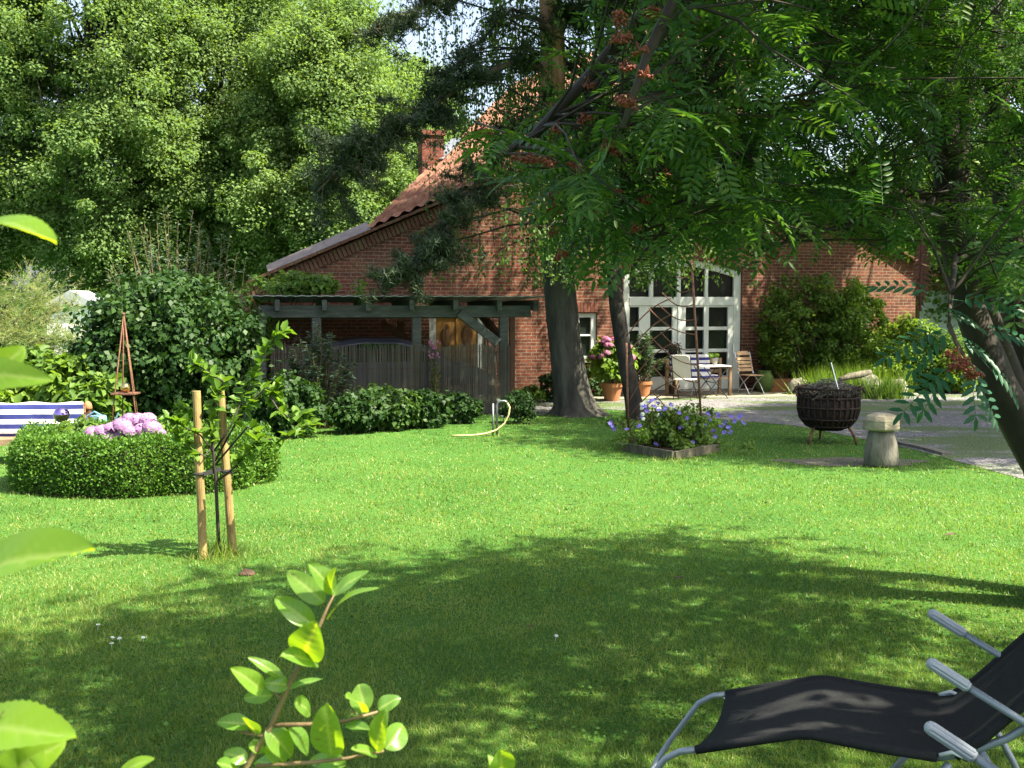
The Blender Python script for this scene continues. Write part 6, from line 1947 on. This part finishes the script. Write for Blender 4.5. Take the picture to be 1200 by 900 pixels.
for (x, y) in ((115, 732), (132, 747), (140, 748), (131, 754), (168, 747), (850, 817), (1095, 716), (652, 745)):
    q = G(x, y, .04)
    if dz is None:
        b = MB()
        for k in range(9):
            Rz = Matrix.Rotation(2 * math.pi * k / 9, 3, 'Z')
            b.add([Rz @ Vector(v) for v in ((.002, 0, 0), (.008, .0035, .002), (.016, 0, .001), (.008, -.0035, .002))], [(0, 1, 2, 3)])
        b.tube([(0, 0, -.05), (0, 0, 0)], .0012, 4)
        dz = b.build('daisy', M['white_petal'], None, local=True); o = dz
    else:
        o = dz.copy(); COL.objects.link(o)
    o.location = q; o.rotation_euler = (random.uniform(0, .5), random.uniform(-.3, .3), 0); o.scale = (1.0,) * 3
    tag(o, 'tiny white daisy flower dotting the short lawn grass', 'daisy', GD)

# ------------------------------------------------------------------ grass
def in_poly(P, poly):
    x, y = P[:, 0], P[:, 1]; c = np.zeros(len(P), bool); n = len(poly)
    for i in range(n):
        x0, y0 = poly[i]; x1, y1 = poly[(i + 1) % n]
        if y0 == y1: continue
        c ^= ((y0 > y) != (y1 > y)) & (x < (x1 - x0) * (y - y0) / (y1 - y0) + x0)
    return c
ng = 560000
inv = RNG.uniform(1 / 27.0, 1 / 3.6, ng)
Yg = 1 / inv
Xg = RNG.uniform(-.56, .56, ng) * Yg
Pg = np.stack([Xg, Yg], 1)
ok = ~in_poly(Pg, gravel_poly) & ~(in_poly(Pg, pp) & (RNG.random(ng) < .72)) & ~in_poly(Pg, [(q.x, q.y) for q in bed])
hd2 = ((Xg - hc.x) / (RX * .97)) ** 2 + ((Yg - hc.y) / (RY * .97)) ** 2
ok &= hd2 > 1
def nz(P, s, seed):
    r = np.random.default_rng(seed); out = np.zeros(len(P))
    for k in range(7):
        a = r.uniform(0, 6.28); f = s * r.uniform(.5, 1.8)
        out += np.sin(P[:, 0] * f * math.cos(a) + P[:, 1] * f * math.sin(a) + r.uniform(0, 6.28))
    return out / 7
hgt = .029 * (1 + .5 * nz(Pg, 2.2, 3) + .5 * nz(Pg, 9, 4)) * RNG.uniform(.6, 1.5, ng)
dist = lambda c, r: np.exp(-((Xg - c[0]) ** 2 + (Yg - c[1]) ** 2) / r ** 2)
for c_, r_, k_ in ((pA, .16, 1.6), (pB, .2, 2.2), (sb_, .15, 1.5), (bed[1], .35, 2.0), (bed[0], .3, 2.5), (bed[2], .3, 1.5), (G(1032, 546), .32, 1.2), (G(580, 511), .2, 1.0)):
    hgt *= 1 + k_ * dist(c_, r_)
Pg3 = np.stack([Xg, Yg, np.zeros(ng)], 1)[ok]; hgt = hgt[ok]; Yk = Yg[ok]
Tg = RNG.normal(size=Pg3.shape) * .75 + np.array([0, 0, 1.0])
wid = .0042 * np.maximum(1, Yk / 5.0) * RNG.uniform(.7, 1.4, len(Yk))
V, F = scatter(Pg3, Tg, rnd_dirs(len(Pg3)), hgt, T_TRI, wid / hgt)
V[:, 2] = np.maximum(V[:, 2], .001)
go = raw_mesh('grass', V, F, M['grass'])
tag(go, 'short mown lawn grass with clover', 'grass', kind='stuff')
# clover leaves among the near grass
nc = 26000
inv = RNG.uniform(1 / 14.0, 1 / 3.6, nc); Yc = 1 / inv; Xc = RNG.uniform(-.56, .56, nc) * Yc
Pc = np.stack([Xc, Yc], 1); okc = (nz(Pc, 1.6, 9) > .08) & (((Xc - hc.x) / RX) ** 2 + ((Yc - hc.y) / RY) ** 2 > 1) & ~in_poly(Pc, gravel_poly)
Pc3 = np.stack([Xc, Yc, RNG.uniform(.012, .045, nc)], 1)[okc]
V, F = scatter(Pc3, RNG.normal(size=Pc3.shape) * np.array([1, 1, .25]), RNG.normal(size=Pc3.shape) * .3 + np.array([0, 0, 1.0]), RNG.uniform(.014, .028, len(Pc3)), T_DIA, 1.0)
co_ = raw_mesh('clover', V, F, M['clover']); tag(co_, 'clover leaves growing among the lawn grass', 'clover', kind='stuff')
